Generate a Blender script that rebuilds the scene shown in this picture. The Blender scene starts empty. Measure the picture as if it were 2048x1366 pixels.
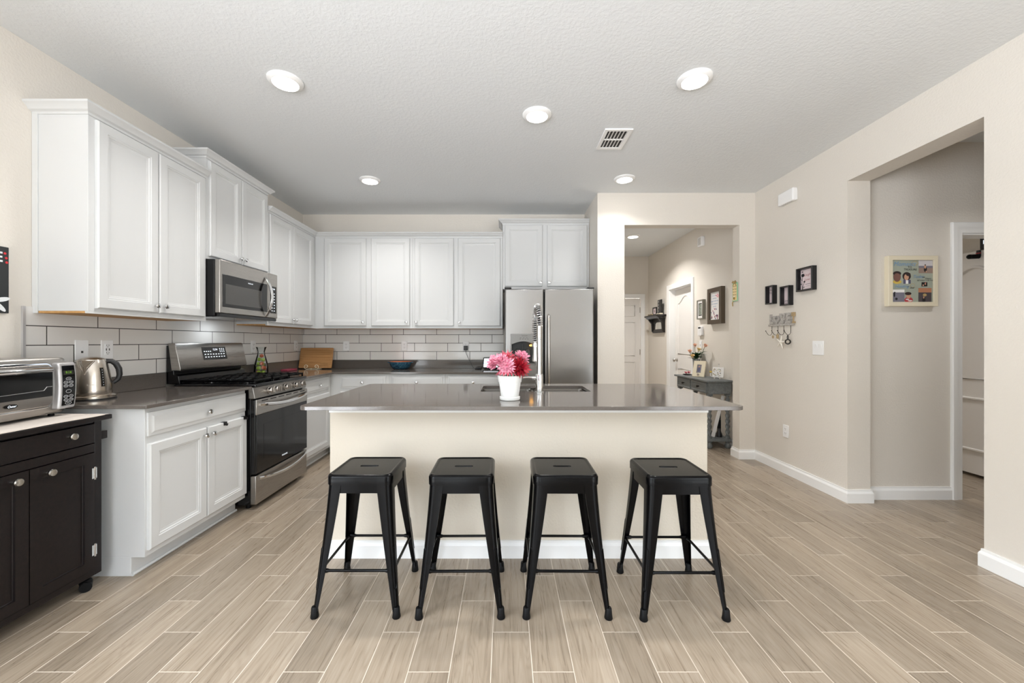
import bpy, bmesh, math, random
from mathutils import Matrix, Vector
random.seed(7)
S = bpy.context.scene
C = S.collection
PI = math.pi
H = 2.82          # ceiling height
CAMZ = 1.245

# ------------------------------------------------------------------ camera, world, exposure
cam_d = bpy.data.cameras.new('camera'); cam = bpy.data.objects.new('camera', cam_d); C.objects.link(cam)
cam.location = (0, 0, CAMZ); cam.rotation_euler = (PI/2, 0, 0)
cam_d.sensor_width = 36; cam_d.lens = 14.0625; cam_d.shift_x = 0.00586; cam_d.clip_start = 0.05
S.camera = cam
S.view_settings.view_transform = 'Standard'; S.view_settings.look = 'None'
S.view_settings.gamma = 1; S.view_settings.use_curve_mapping = False
S.view_settings.exposure = 0.46
S.cycles.max_bounces = 10; S.cycles.diffuse_bounces = 6; S.cycles.glossy_bounces = 5
S.cycles.transmission_bounces = 8; S.cycles.transparent_max_bounces = 12
S.cycles.sample_clamp_indirect = 6; S.cycles.caustics_refractive = False; S.cycles.caustics_reflective = False
WORLD_STRENGTH = 8.5
w = bpy.data.worlds.new('daylight'); S.world = w; w.use_nodes = True
bg = w.node_tree.nodes['Background']; bg.inputs[1].default_value = WORLD_STRENGTH
# sky, horizon band dimmed to cut frontal light, ground brightened to light the ceiling
_nt = w.node_tree; _tc = _nt.nodes.new('ShaderNodeTexCoord'); _sp = _nt.nodes.new('ShaderNodeSeparateXYZ')
_ma = _nt.nodes.new('ShaderNodeMath'); _ma.operation = 'MULTIPLY_ADD'; _ma.inputs[1].default_value = 0.5; _ma.inputs[2].default_value = 0.5
_rp = _nt.nodes.new('ShaderNodeValToRGB'); _e = _rp.color_ramp.elements
for _i in range(4): _e.new(0.5)
for _k, (_p, _v) in enumerate(((0.0, (1.25, 1.30, 1.37)), (0.44, (1.25, 1.30, 1.37)), (0.5, (0.24, 0.27, 0.27)), (0.58, (0.24, 0.27, 0.28)), (0.65, (1.4, 1.53, 1.70)), (1.0, (1.45, 1.6, 1.82)))):
    _e[_k].position = _p; _e[_k].color = (*_v, 1)
_nt.links.new(_tc.outputs['Generated'], _sp.inputs[0]); _nt.links.new(_sp.outputs[2], _ma.inputs[0])
_nt.links.new(_ma.outputs[0], _rp.inputs[0]); _nt.links.new(_rp.outputs[0], bg.inputs[0])
REAR = -3.4       # rear glass wall of the living area, behind the camera
def portal(name, loc, rot, sx, sy):
    d = bpy.data.lights.new(name, 'AREA'); d.shape = 'RECTANGLE'; d.size = sx; d.size_y = sy
    d.cycles.is_portal = True
    o = bpy.data.objects.new(name, d); C.objects.link(o); o.location = loc; o.rotation_euler = rot
portal('window_daylight', (-0.95, REAR-0.06, 1.25), (PI/2, 0, 0), 1.5, 2.3)
portal('window_daylight', (-2.58, -1.25, 1.25), (PI/2, 0, -PI/2), 3.3, 2.3)  # portal of the added left window
portal('window_daylight', (2.73, -1.2, 1.25), (PI/2, 0, PI/2), 2.6, 2.3)  # portal of the added right window
LAMP_W = 7.5
HALL_W = 18.0
NOOK_W = 6.5
WARM = (1.0, 0.975, 0.945)

# ------------------------------------------------------------------ materials
def srgb(r, g, b):
    f = lambda c: (c/255/12.92) if c/255 <= 0.04045 else ((c/255+0.055)/1.055)**2.4
    return (f(r), f(g), f(b), 1)
M = {}
def mat(name, col, rough=0.5, metal=0.0, **kw):
    m = bpy.data.materials.new(name); m.use_nodes = True
    b = m.node_tree.nodes['Principled BSDF']
    b.inputs['Base Color'].default_value = col if len(col) == 4 else srgb(*col)
    b.inputs['Roughness'].default_value = rough; b.inputs['Metallic'].default_value = metal
    for k, v in kw.items(): b.inputs[k.replace('_', ' ')].default_value = v
    M[name] = m
    return m
class NT:
    def __init__(s, m): s.m = m; s.t = m.node_tree; s.b = s.t.nodes['Principled BSDF']
    def n(s, typ, **kw):
        x = s.t.nodes.new(typ)
        for k, v in kw.items(): setattr(x, k, v)
        return x
    def l(s, a, b): s.t.links.new(a, b)
    def coord(s, scale=(1, 1, 1), obj=True):
        tc = s.n('ShaderNodeTexCoord'); mp = s.n('ShaderNodeMapping'); mp.inputs['Scale'].default_value = scale
        s.l(tc.outputs['Object'], mp.inputs['Vector']); return mp.outputs[0]
    def noise(s, vec, scale, detail=2, rough=0.5, dist=0):
        x = s.n('ShaderNodeTexNoise'); x.inputs['Scale'].default_value = scale; x.inputs['Detail'].default_value = detail
        x.inputs['Roughness'].default_value = rough; x.inputs['Distortion'].default_value = dist
        s.l(vec, x.inputs['Vector']); return x
    def ramp(s, fac, stops):
        r = s.n('ShaderNodeValToRGB'); e = r.color_ramp.elements
        while len(e) < len(stops): e.new(0.5)
        for i, (p, c) in enumerate(stops): e[i].position = p; e[i].color = c
        s.l(fac, r.inputs[0]); return r.outputs[0]
    def math(s, op, a, b=None, c=None):
        x = s.n('ShaderNodeMath', operation=op)
        for i, v in enumerate((a, b, c)):
            if v is None: continue
            if isinstance(v, (int, float)): x.inputs[i].default_value = v
            else: s.l(v, x.inputs[i])
        return x.outputs[0]
    def bump(s, h, strength=0.2, dist=0.002):
        b = s.n('ShaderNodeBump'); b.inputs['Strength'].default_value = strength; b.inputs['Distance'].default_value = dist
        s.l(h, b.inputs['Height']); s.l(b.outputs[0], s.b.inputs['Normal']); return b
    def mix(s, fac, a, b):
        x = s.n('ShaderNodeMix', data_type='RGBA')
        if isinstance(fac, (int, float)): x.inputs[0].default_value = fac
        else: s.l(fac, x.inputs[0])
        for i, v in ((6, a), (7, b)):
            if isinstance(v, tuple): x.inputs[i].default_value = v
            else: s.l(v, x.inputs[i])
        return x.outputs[2]
G = lambda v: (v, v, v, 1)

def paint(name, col, scale, strength, rough=0.75):
    n = NT(mat(name, col, rough)); v = n.coord()
    a = n.noise(v, scale, 3, 0.55); h = n.ramp(a.outputs['Fac'], [(0.42, G(0)), (0.62, G(1))])
    n.bump(h, strength, 0.004); return n.m
paint('wall_paint', (219, 213, 204), 75, 0.14)
paint('ceiling_paint', (226, 229, 231), 58, 0.17)
paint('island_paint', (214, 205, 190), 75, 0.16)
mat('trim_white', (238, 238, 237), 0.35)
mat('door_white', (226, 223, 219), 0.4)
mat('cabinet_white', (209, 210, 210), 0.36)
mat('plastic_white', (238, 238, 238), 0.35)
mat('dispenser_grey', (128, 127, 125), 0.35, 0.5)
mat('silver_plastic', (196, 194, 194), 0.3, 0.4)
mat('slot_dark', (30, 28, 26), 0.5)
mat('black_plastic', (20, 20, 22), 0.4)
mat('black_gloss', (8, 8, 9), 0.08)
mat('black_enamel', (10, 10, 12), 0.16)
mat('black_iron', (3, 3, 4), 0.24, Specular_IOR_Level=0.16)
mat('grey_glass', (70, 69, 67), 0.12)
mat('chrome', (225, 225, 225), 0.08, 1.0)
mat('satin_nickel', (190, 186, 180), 0.25, 1.0)
mat('dark_metal', (60, 55, 50), 0.35, 1.0)
mat('ceramic_white', (240, 240, 238), 0.3)
mat('soil', (45, 35, 28), 0.9)
mat('leaf_green', (38, 74, 34), 0.5)
mat('leaf_light', (110, 130, 70), 0.5)
mat('cream', (226, 216, 192), 0.45)
mat('paper_white', (232, 230, 228), 0.6)
mat('paper_pink', (222, 206, 208), 0.6)
mat('ink', (30, 28, 30), 0.7)
mat('ink_rose', (150, 70, 70), 0.7)
mat('black_frame', (18, 18, 20), 0.32)
mat('espresso_frame', (32, 27, 24), 0.4)
mat('brown_frame', (78, 66, 52), 0.45)
mat('taupe_frame', (132, 128, 116), 0.5)
mat('mirror', (235, 235, 230), 0.03, 1.0)
mat('rubber', (8, 8, 9), 0.5, Specular_IOR_Level=0.2)
mat('chalk_black', (38, 41, 42), 0.7)
mat('chalk_white', (225, 228, 230), 0.7)
mat('red', (205, 40, 48), 0.5)
mat('light_blue', (112, 150, 186), 0.6)
mat('sage', (158, 164, 150), 0.6)
mat('mint', (150, 196, 160), 0.5)
mat('yellow', (206, 178, 84), 0.5)
mat('straw', (176, 150, 98), 0.8)
mat('rope_tan', (170, 148, 112), 0.8)
mat('bone_white', (235, 230, 220), 0.6)
mat('peach', (238, 196, 172), 0.5)
mat('pale_yellow', (240, 214, 160), 0.5)
mat('rose_pink', (226, 140, 150), 0.5)
mat('magenta_red', (150, 60, 80), 0.45)
mat('lime_green', (150, 176, 58), 0.35)
mat('fruit_red', (196, 92, 52), 0.35)
mat('orange_glaze', (214, 110, 32), 0.25)
mat('skin_tan', (196, 150, 122), 0.6)
mat('skin_deep', (120, 84, 74), 0.6)
mat('hair_dark', (48, 34, 32), 0.7)
mat('sea_grey', (120, 118, 130), 0.6)
mat('sky_pale', (200, 196, 198), 0.6)
mat('sand', (150, 128, 116), 0.6)
mat('sunset', (176, 122, 92), 0.6)
mat('dusk', (74, 66, 70), 0.6)
mat('stripe_red', (176, 60, 66), 0.6)
mat('navy_cloth', (84, 84, 112), 0.6)
mat('screen_blue', (150, 185, 225), 0.3)
M['screen_blue'].node_tree.nodes['Principled BSDF'].inputs['Emission Color'].default_value = srgb(190, 212, 240)
M['screen_blue'].node_tree.nodes['Principled BSDF'].inputs['Emission Strength'].default_value = 0.7
def glow(name, col, strength):
    m = mat(name, col, 0.4); b = m.node_tree.nodes['Principled BSDF']
    b.inputs['Emission Color'].default_value = srgb(*col); b.inputs['Emission Strength'].default_value = strength
glow('lamp_lens', (255, 250, 243), 14.0)
glow('amber_lamp', (255, 180, 70), 5.0)
glow('lcd_green', (110, 160, 40), 0.6)
glow('display_white', (225, 232, 240), 0.9)
def thin_glass():
    m = mat('glass', (240, 244, 244), 0.05); t = m.node_tree; b = t.nodes['Principled BSDF']; o = t.nodes['Material Output']
    tr = t.nodes.new('ShaderNodeBsdfTransparent'); tr.inputs[0].default_value = (0.96, 0.98, 0.98, 1)
    gl = t.nodes.new('ShaderNodeBsdfGlossy'); gl.inputs['Roughness'].default_value = 0.04
    lw = t.nodes.new('ShaderNodeLayerWeight'); lw.inputs[0].default_value = 0.25
    mx = t.nodes.new('ShaderNodeMixShader'); t.links.new(lw.outputs['Fresnel'], mx.inputs[0]); t.links.new(tr.outputs[0], mx.inputs[1]); t.links.new(gl.outputs[0], mx.inputs[2]); t.links.new(mx.outputs[0], o.inputs['Surface'])
thin_glass()
mat('vase_glass', (232, 238, 240), 0.12, 0, Transmission_Weight=0.75, IOR=1.3)

def steel(name, col, rough, dirv, wave=0.0, bump=0.02):
    n = NT(mat(name, col, rough, 1.0)); v = n.coord(dirv)
    a = n.noise(v, 1.0, 3, 0.6)
    r = n.math('MULTIPLY_ADD', a.outputs['Fac'], 0.05, rough-0.025); n.l(r, n.b.inputs['Roughness'])
    h = a.outputs['Fac']
    if wave:
        bg_ = n.noise(n.coord((1.0, 1.0, 1.6)), 1.7, 1, 0.4)
        h = n.math('MULTIPLY_ADD', bg_.outputs['Fac'], wave, n.math('MULTIPLY', a.outputs['Fac'], 0.002))
        n.bump(h, 1.0, 0.01)
    else: n.bump(h, bump, 0.0006)
    return n.m
steel('fridge_steel', (150, 149, 148), 0.26, (3, 3, 420), 1.2, 0.006)
steel('steel', (168, 164, 159), 0.28, (4, 4, 500))
steel('steel_vertical', (196, 190, 184), 0.24, (160, 160, 3))
steel('kettle_steel', (196, 188, 178), 0.24, (4, 4, 240))

def quartz():
    n = NT(mat('quartz', (112, 105, 99), 0.1)); v = n.coord()
    a = n.noise(v, 420, 2); c = n.ramp(a.outputs['Fac'], [(0.3, srgb(90, 84, 80)), (0.55, srgb(98, 92, 87)), (0.78, srgb(108, 102, 97))])
    n.l(c, n.b.inputs['Base Color'])
quartz()
def wood(name, c1, c2, scale, rough, coat=0):
    n = NT(mat(name, c1, rough)); v = n.coord(scale)
    a = n.noise(v, 1.0, 5, 0.6, 0.6); n.l(n.ramp(a.outputs['Fac'], [(0.3, srgb(*c1)), (0.7, srgb(*c2))]), n.b.inputs['Base Color'])
    n.bump(a.outputs['Fac'], 0.08, 0.002)
wood('espresso_wood', (17, 14, 15), (29, 22, 22), (60, 6, 60), 0.34)
M['espresso_wood'].node_tree.nodes['Principled BSDF'].inputs['Specular IOR Level'].default_value = 0.3
wood('bamboo', (150, 106, 62), (188, 142, 92), (3, 40, 60), 0.4)
wood('raw_wood', (176, 128, 70), (204, 158, 98), (3, 40, 40), 0.6)
wood('grey_table_wood', (86, 90, 90), (112, 116, 116), (40, 4, 40), 0.5)
wood('weathered_wood', (128, 122, 116), (206, 202, 196), (160, 60, 60), 0.8)
def bowl_glaze():
    n = NT(mat('blue_glaze', (40, 84, 106), 0.2)); a = n.noise(n.coord(), 60, 4)
    n.l(n.ramp(a.outputs['Fac'], [(0.35, srgb(26, 56, 76)), (0.6, srgb(44, 88, 108)), (0.8, srgb(90, 116, 120))]), n.b.inputs['Base Color'])
bowl_glaze()
def linen():
    n = NT(mat('linen', (224, 214, 204), 0.9)); a = n.noise(n.coord(), 300, 2); n.bump(a.outputs['Fac'], 0.3, 0.002)
linen()
def floral(name):
    n = NT(mat(name, (230, 220, 225), 0.5)); v = n.coord()
    a = n.noise(v, 26, 3, 0.6, 1.5)
    n.l(n.ramp(a.outputs['Fac'], [(0.36, srgb(120, 70, 110)), (0.46, srgb(226, 190, 205)), (0.56, srgb(236, 236, 240)), (0.66, srgb(150, 90, 130))]), n.b.inputs['Base Color'])
floral('floral_print')
def petals(name, c1, c2, c3):
    n = NT(mat(name, c1, 0.55)); a = n.noise(n.coord(), 90, 2)
    n.l(n.ramp(a.outputs['Fac'], [(0.3, srgb(*c1)), (0.55, srgb(*c2)), (0.75, srgb(*c3))]), n.b.inputs['Base Color'])
petals('petal_pale', (214, 120, 150), (236, 168, 190), (248, 214, 224))
petals('petal_coral', (186, 56, 78), (214, 92, 112), (236, 150, 160))
petals('petal_red', (134, 8, 28), (172, 14, 40), (196, 36, 60))

# wood-look plank floor, 6 x 24 in tiles in a one-third stagger, running away from the camera
def floor_mat():
    m = mat('plank_tile', (176, 160, 142), 0.3); n = NT(m)
    tc = n.n('ShaderNodeTexCoord'); sp = n.n('ShaderNodeSeparateXYZ'); n.l(tc.outputs['Object'], sp.inputs[0])
    PW, PL = 0.1565, 0.62
    u = n.math('DIVIDE', n.math('SUBTRACT', sp.outputs[0], 0.0997), PW)
    k = n.math('FLOOR', u); fu = n.math('SUBTRACT', u, k)
    vv = n.math('DIVIDE', n.math('ADD', n.math('SUBTRACT', sp.outputs[1], 1.507), n.math('MULTIPLY', k, PL/3)), PL)
    j = n.math('FLOOR', vv); fv = n.math('SUBTRACT', vv, j)
    eu = n.math('MULTIPLY', n.math('MINIMUM', fu, n.math('SUBTRACT', 1.0, fu)), PW)
    ev = n.math('MULTIPLY', n.math('MINIMUM', fv, n.math('SUBTRACT', 1.0, fv)), PL)
    e = n.math('MINIMUM', eu, ev)
    grout = n.math('LESS_THAN', e, 0.0015)
    cid = n.n('ShaderNodeCombineXYZ'); n.l(k, cid.inputs[0]); n.l(j, cid.inputs[1])
    wn = n.n('ShaderNodeTexWhiteNoise', noise_dimensions='2D'); n.l(cid.outputs[0], wn.inputs['Vector'])
    # grain coordinates, shifted per plank
    gc = n.n('ShaderNodeCombineXYZ')
    n.l(n.math('MULTIPLY', sp.outputs[0], 75.0), gc.inputs[0]); n.l(n.math('MULTIPLY', sp.outputs[1], 2.6), gc.inputs[1])
    n.l(n.math('MULTIPLY', wn.outputs['Value'], 97.0), gc.inputs[2])
    g1 = n.noise(gc.outputs[0], 1.0, 4, 0.62, 0.9)
    gc2 = n.n('ShaderNodeCombineXYZ')
    n.l(n.math('MULTIPLY', sp.outputs[0], 9.0), gc2.inputs[0]); n.l(n.math('MULTIPLY', sp.outputs[1], 1.1), gc2.inputs[1])
    n.l(n.math('MULTIPLY', wn.outputs['Value'], 53.0), gc2.inputs[2])
    g2 = n.noise(gc2.outputs[0], 1.0, 2, 0.5, 0.5)
    ring = n.math('ABSOLUTE', n.math('SINE', n.math('MULTIPLY', g2.outputs['Fac'], 62.0)))
    fac = n.math('ADD', n.math('MULTIPLY', g1.outputs['Fac'], 0.56), n.math('ADD', n.math('MULTIPLY', ring, 0.09), n.math('MULTIPLY', g2.outputs['Fac'], 0.34)))
    col = n.ramp(fac, [(0.28, srgb(119, 106, 91)), (0.5, srgb(147, 133, 116)), (0.74, srgb(166, 153, 137))])
    tone = n.n('ShaderNodeHueSaturation'); n.l(col, tone.inputs['Color'])
    n.l(n.math('MULTIPLY_ADD', wn.outputs['Value'], 0.3, 0.85), tone.inputs['Value'])
    c = n.mix(grout, tone.outputs[0], srgb(208, 196, 181)); n.l(c, n.b.inputs['Base Color'])
    n.l(n.math('MULTIPLY_ADD', grout, 0.45, n.math('MULTIPLY_ADD', g1.outputs['Fac'], 0.14, 0.22)), n.b.inputs['Roughness'])
    hgt = n.math('SUBTRACT', n.math('MULTIPLY', g1.outputs['Fac'], 0.3), n.math('MULTIPLY', grout, 1.0))
    n.bump(hgt, 0.2, 0.002)
floor_mat()
# glossy 4 x 16 in wall tile with dark grout; AX 0 runs along X, 1 along Y
def tile_mat(name, ax, j0, step):
    m = mat(name, (222, 220, 216), 0.12); n = NT(m)
    tc = n.n('ShaderNodeTexCoord'); sp = n.n('ShaderNodeSeparateXYZ'); n.l(tc.outputs['Object'], sp.inputs[0])
    TL, TH = 0.4114, 0.1043
    r = n.math('DIVIDE', n.math('SUBTRACT', sp.outputs[2], 1.016), TH); kr = n.math('FLOOR', r); fr = n.math('SUBTRACT', r, kr)
    u = n.math('DIVIDE', n.math('SUBTRACT', n.math('SUBTRACT', sp.outputs[ax], j0), n.math('MULTIPLY', kr, step)), TL)
    ku = n.math('FLOOR', u); fu = n.math('SUBTRACT', u, ku)
    eu = n.math('MULTIPLY', n.math('MINIMUM', fu, n.math('SUBTRACT', 1.0, fu)), TL)
    er = n.math('MULTIPLY', n.math('MINIMUM', fr, n.math('SUBTRACT', 1.0, fr)), TH)
    e = n.math('MINIMUM', eu, er)
    g = n.math('LESS_THAN', e, 0.0025)
    n.l(n.mix(g, srgb(224, 221, 217), srgb(52, 48, 45)), n.b.inputs['Base Color'])
    n.l(n.math('MULTIPLY_ADD', g, 0.6, 0.1), n.b.inputs['Roughness'])
    a = n.noise(n.coord((9, 9, 30)), 1.0, 2)
    edge = n.math('MINIMUM', n.math('DIVIDE', e, 0.006), 1.0)
    n.bump(n.math('ADD', edge, n.math('MULTIPLY', a.outputs['Fac'], 0.25)), 0.25, 0.003)
tile_mat('tile_back', 0, -2.0926, 0.1371)     # row 0 is the lowest row
tile_mat('tile_left', 1, 4.519, -0.1371)

# ------------------------------------------------------------------ mesh builder
class MB:
    def __init__(s, T=None): s.v = []; s.f = []; s.mi = []; s.c = 0; s.T = T or Matrix()
    def raw(s, vs, fs):
        o = len(s.v); s.v += [tuple(s.T @ Vector(p)) for p in vs]
        s.f += [tuple(i+o for i in q) for q in fs]; s.mi += [s.c]*len(fs); return s
    def box(s, x0, x1, y0, y1, z0, z1):
        return s.raw([(x0,y0,z0),(x1,y0,z0),(x1,y1,z0),(x0,y1,z0),(x0,y0,z1),(x1,y0,z1),(x1,y1,z1),(x0,y1,z1)],
                     [(0,3,2,1),(4,5,6,7),(0,1,5,4),(1,2,6,5),(2,3,7,6),(3,0,4,7)])
    def rings(s, R, cap0=True, cap1=True, close=True):
        n = len(R[0]); vs = [p for r in R for p in r]; fs = []
        for i in range(len(R)-1):
            for j in range(n if close else n-1):
                a = i*n+j; b = i*n+(j+1) % n; fs.append((a, b, b+n, a+n))
        if cap0: fs.append(tuple(reversed(range(n))))
        if cap1: fs.append(tuple(range((len(R)-1)*n, len(R)*n)))
        return s.raw(vs, fs)
    def lathe(s, prof, c=(0,0,0), axis=(0,0,1), n=24, cap0=True, cap1=True, squash=(1,1)):
        a = Vector(axis).normalized(); q = a.to_track_quat('Z', 'Y'); c = Vector(c)
        R = [[tuple(c + q @ Vector((r*squash[0]*math.cos(2*PI*k/n), r*squash[1]*math.sin(2*PI*k/n), z))) for k in range(n)] for r, z in prof]
        return s.rings(R, cap0, cap1)
    def cyl(s, p0, p1, r0, r1=None, n=16):
        p0 = Vector(p0); p1 = Vector(p1); L = (p1-p0).length
        return s.lathe([(r0, 0), (r0 if r1 is None else r1, L)], p0, p1-p0, n)
    def tube(s, P, r, n=8, closed=False, flat=1.0):
        P = [Vector(p) for p in P]; m = len(P); R = []; prev = None
        for i in range(m):
            if closed: t = P[(i+1) % m]-P[i-1]
            else: t = P[min(i+1, m-1)]-P[max(i-1, 0)]
            t.normalize()
            if prev is None:
                u = Vector((0,0,1)) if abs(t.z) < 0.9 else Vector((1,0,0))
                u = (u - t*u.dot(t)).normalized()
            else: u = (prev - t*prev.dot(t)).normalized()
            prev = u; w_ = t.cross(u); rr = r[i] if isinstance(r, (list, tuple)) else r
            R.append([tuple(P[i]+u*rr*flat*math.cos(2*PI*k/n)+w_*rr*math.sin(2*PI*k/n)) for k in range(n)])
        if closed: R.append(R[0]); return s.rings(R, False, False)
        return s.rings(R)
    def sphere(s, c, r, n=16, sq=(1,1,1)):
        R = []; m = n//2
        for i in range(1, m):
            th = PI*i/m
            R.append([(c[0]+r*sq[0]*math.sin(th)*math.cos(2*PI*k/n), c[1]+r*sq[1]*math.sin(th)*math.sin(2*PI*k/n), c[2]-r*sq[2]*math.cos(th)) for k in range(n)])
        return s.rings(R)
    def prism(s, poly, o, ux, uy, h):            # polygon in the plane (o; ux, uy), extruded by h along ux x uy
        o = Vector(o); ux = Vector(ux); uy = Vector(uy); nn = ux.cross(uy).normalized()*h
        a = [tuple(o+ux*p[0]+uy*p[1]) for p in poly]; b = [tuple(Vector(p)+nn) for p in a]
        return s.rings([a, b])
    def poly(s, poly, o, ux, uy):
        o = Vector(o); ux = Vector(ux); uy = Vector(uy)
        return s.raw([tuple(o+ux*p[0]+uy*p[1]) for p in poly], [tuple(range(len(poly)))])
    def text(s, txt, o, ux, uy, size, align='CENTER', shear=0.0, ext=0.0, squeeze=1.0, bold=0.0):
        cu = bpy.data.curves.new('t', 'FONT'); cu.body = txt; cu.size = size; cu.align_x = align; cu.align_y = 'CENTER'
        cu.shear = shear; cu.extrude = ext; cu.resolution_u = 2; cu.offset = bold
        ob = bpy.data.objects.new('t', cu); C.objects.link(ob)
        me = bpy.data.meshes.new_from_object(ob.evaluated_get(bpy.context.evaluated_depsgraph_get()))
        o = Vector(o); ux = Vector(ux).normalized(); uy = Vector(uy).normalized(); nn = ux.cross(uy)
        s.raw([tuple(o+ux*p.co.x*squeeze+uy*p.co.y+nn*p.co.z) for p in me.vertices], [tuple(q.vertices) for q in me.polygons])
        bpy.data.objects.remove(ob); bpy.data.curves.remove(cu); bpy.data.meshes.remove(me); return s
    def build(s, name, mats, parent=None, bevel=0, smooth=35, loc=None, seg=2, recalc=True):
        me = bpy.data.meshes.new(name); me.from_pydata(s.v, [], s.f)
        if not isinstance(mats, (list, tuple)): mats = [mats]
        for x in mats: me.materials.append(M[x] if isinstance(x, str) else x)
        for p, i in zip(me.polygons, s.mi): p.material_index = i
        if recalc:
            b = bmesh.new(); b.from_mesh(me); bmesh.ops.recalc_face_normals(b, faces=b.faces); b.to_mesh(me); b.free()
        if smooth:
            me.shade_smooth(); me.set_sharp_from_angle(angle=math.radians(smooth))
        o = bpy.data.objects.new(name, me); C.objects.link(o)
        if parent: o.parent = parent
        if loc: o.location = loc
        if bevel:
            md = o.modifiers.new('edge', 'BEVEL'); md.width = bevel; md.segments = seg; md.limit_method = 'ANGLE'; md.angle_limit = math.radians(40)
        return o
def thing(name, label, cat, loc=(0,0,0), rz=0.0, group=None):
    o = bpy.data.objects.new(name, None); C.objects.link(o); o.empty_display_size = 0.05
    o.location = loc; o.rotation_euler = (0, 0, rz); return tag(o, label, cat, group)
def tag(o, label, cat, group=None):
    o['label'] = label; o['category'] = cat
    if group: o['group'] = group
    return o
def lab(o, label): o['label'] = label; return o
def struct(o): o['kind'] = 'structure'; return o
def inv(t):  # world coordinates to the thing's own
    return (Matrix.Translation(t.location) @ Matrix.Rotation(t.rotation_euler.z, 4, 'Z')).inverted()
def dup(t, loc, rz=None):
    c = t.copy(); C.objects.link(c); c.location = loc
    if rz is not None: c.rotation_euler = (0, 0, rz)
    def rec(a, b):
        for ch in list(a.children):
            d = ch.copy(); C.objects.link(d); d.parent = b; rec(ch, d)
    rec(t, c); return c
def rrect(w, h, r, n=6):   # rounded rectangle outline, centred
    P = []
    for cx, cy, a0 in ((w/2-r, h/2-r, 0), (-w/2+r, h/2-r, 90), (-w/2+r, -h/2+r, 180), (w/2-r, -h/2+r, 270)):
        for k in range(n+1):
            a = math.radians(a0+90*k/n); P.append((cx+r*math.cos(a), cy+r*math.sin(a)))
    return P
def fill_holed(outer, inner, z0, z1):     # plate with a hole -> (verts, faces)
    b = bmesh.new(); es = []
    for L in (outer, inner):
        vs = [b.verts.new((p[0], p[1], z0)) for p in L]
        es += [b.edges.new((vs[i], vs[(i+1) % len(vs)])) for i in range(len(vs))]
    r = bmesh.ops.triangle_fill(b, edges=es, use_beauty=True, use_dissolve=False)
    fs = [g for g in r['geom'] if isinstance(g, bmesh.types.BMFace)]
    e = bmesh.ops.extrude_face_region(b, geom=fs)
    for g in e['geom']:
        if isinstance(g, bmesh.types.BMVert): g.co.z = z1
    b.verts.index_update(); out = ([tuple(v.co) for v in b.verts], [tuple(v.index for v in f.verts) for f in b.faces]); b.free(); return out

# ------------------------------------------------------------------ the setting
XL, YB, XR = -2.52, 4.96, 2.64
XR2 = XR+0.176
YF = 4.24; YF2 = 4.366
struct(MB().box(-3.2, 5.6, REAR-0.2, 8.2, -0.1, 0).build('floor', 'plank_tile', smooth=0))
struct(MB().box(-3.2, 5.6, REAR-0.2, 8.2, H, H+0.1).build('ceiling', 'ceiling_paint', smooth=0))
struct(MB().box(XL-0.12, XL, REAR-0.12, -2.9, 0, H).box(XL-0.12, XL, 0.4, YB+0.12, 0, H).box(XL-0.12, XL, -2.9, 0.4, 2.4, H).box(XL-0.12, XL, -2.9, 0.4, 0, 0.1).build('wall_left', 'wall_paint', smooth=0))
struct(MB().box(XL, 0.97, YB, YB+0.12, 0, H).build('wall_back', 'wall_paint', smooth=0))
struct(MB().box(0.97, 1.256, YF, YF2, 0, H).box(2.475, XR, YF, YF2, 0, H).box(1.256, 2.475, YF, YF2, 2.48, H)
       .box(0.97, 1.13, YF2, YB+0.12, 0, H).build('wall_front', 'wall_paint', smooth=0))
wr = MB()
wr.box(XR, XR2, REAR, -2.5, 0, H).box(XR, XR2, 0.1, 2.209, 0, H).box(XR, XR2, -2.5, 0.1, 0, 0.1).box(XR, XR2, -2.5, 0.1, 2.4, H).box(XR, XR2, 2.209, 3.092, 2.487, H).box(XR, XR2, 3.092, 5.69, 0, H)
wr.box(XR, XR2, 5.69, 6.46, 2.075, H).box(XR, XR2, 6.46, 7.55, 0, H)
struct(wr.build('wall_right', 'wall_paint', smooth=0))
wb = MB(); wb.box(1.13, 1.66, 7.42, 7.54, 0, H).box(2.5, XR, 7.42, 7.54, 0, H).box(1.66, 2.5, 7.42, 7.54, 2.05, H)
struct(wb.build('wall_hall_back', 'wall_paint', smooth=0))
struct(MB().box(1.01, 1.13, YB+0.12, 7.54, 0, H).build('wall_hall_left', 'wall_paint', smooth=0))
NX0, NX1, NZ = 3.594, 4.36, 2.10
nw = MB(); nw.box(XR2, NX0, 3.16, 3.28, 0, H).box(NX1, 5.3, 3.16, 3.28, 0, H).box(NX0, NX1, 3.16, 3.28, NZ, H)
struct(nw.build('wall_nook_back', 'wall_paint', smooth=0))
struct(MB().box(5.3, 5.42, 0.3, 6.4, 0, H).build('wall_nook_right', 'wall_paint', smooth=0))
struct(MB().box(XR2, 5.3, 0.3, 0.42, 0, H).build('wall_nook_front', 'wall_paint', smooth=0))
struct(MB().box(XR2, 5.3, 6.28, 6.4, 0, H).build('wall_bedroom_back', 'wall_paint', smooth=0))
struct(MB().box(4.42, 4.54, 3.28, 6.28, 0, H).build('wall_bedroom_right', 'wall_paint', smooth=0))
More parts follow.
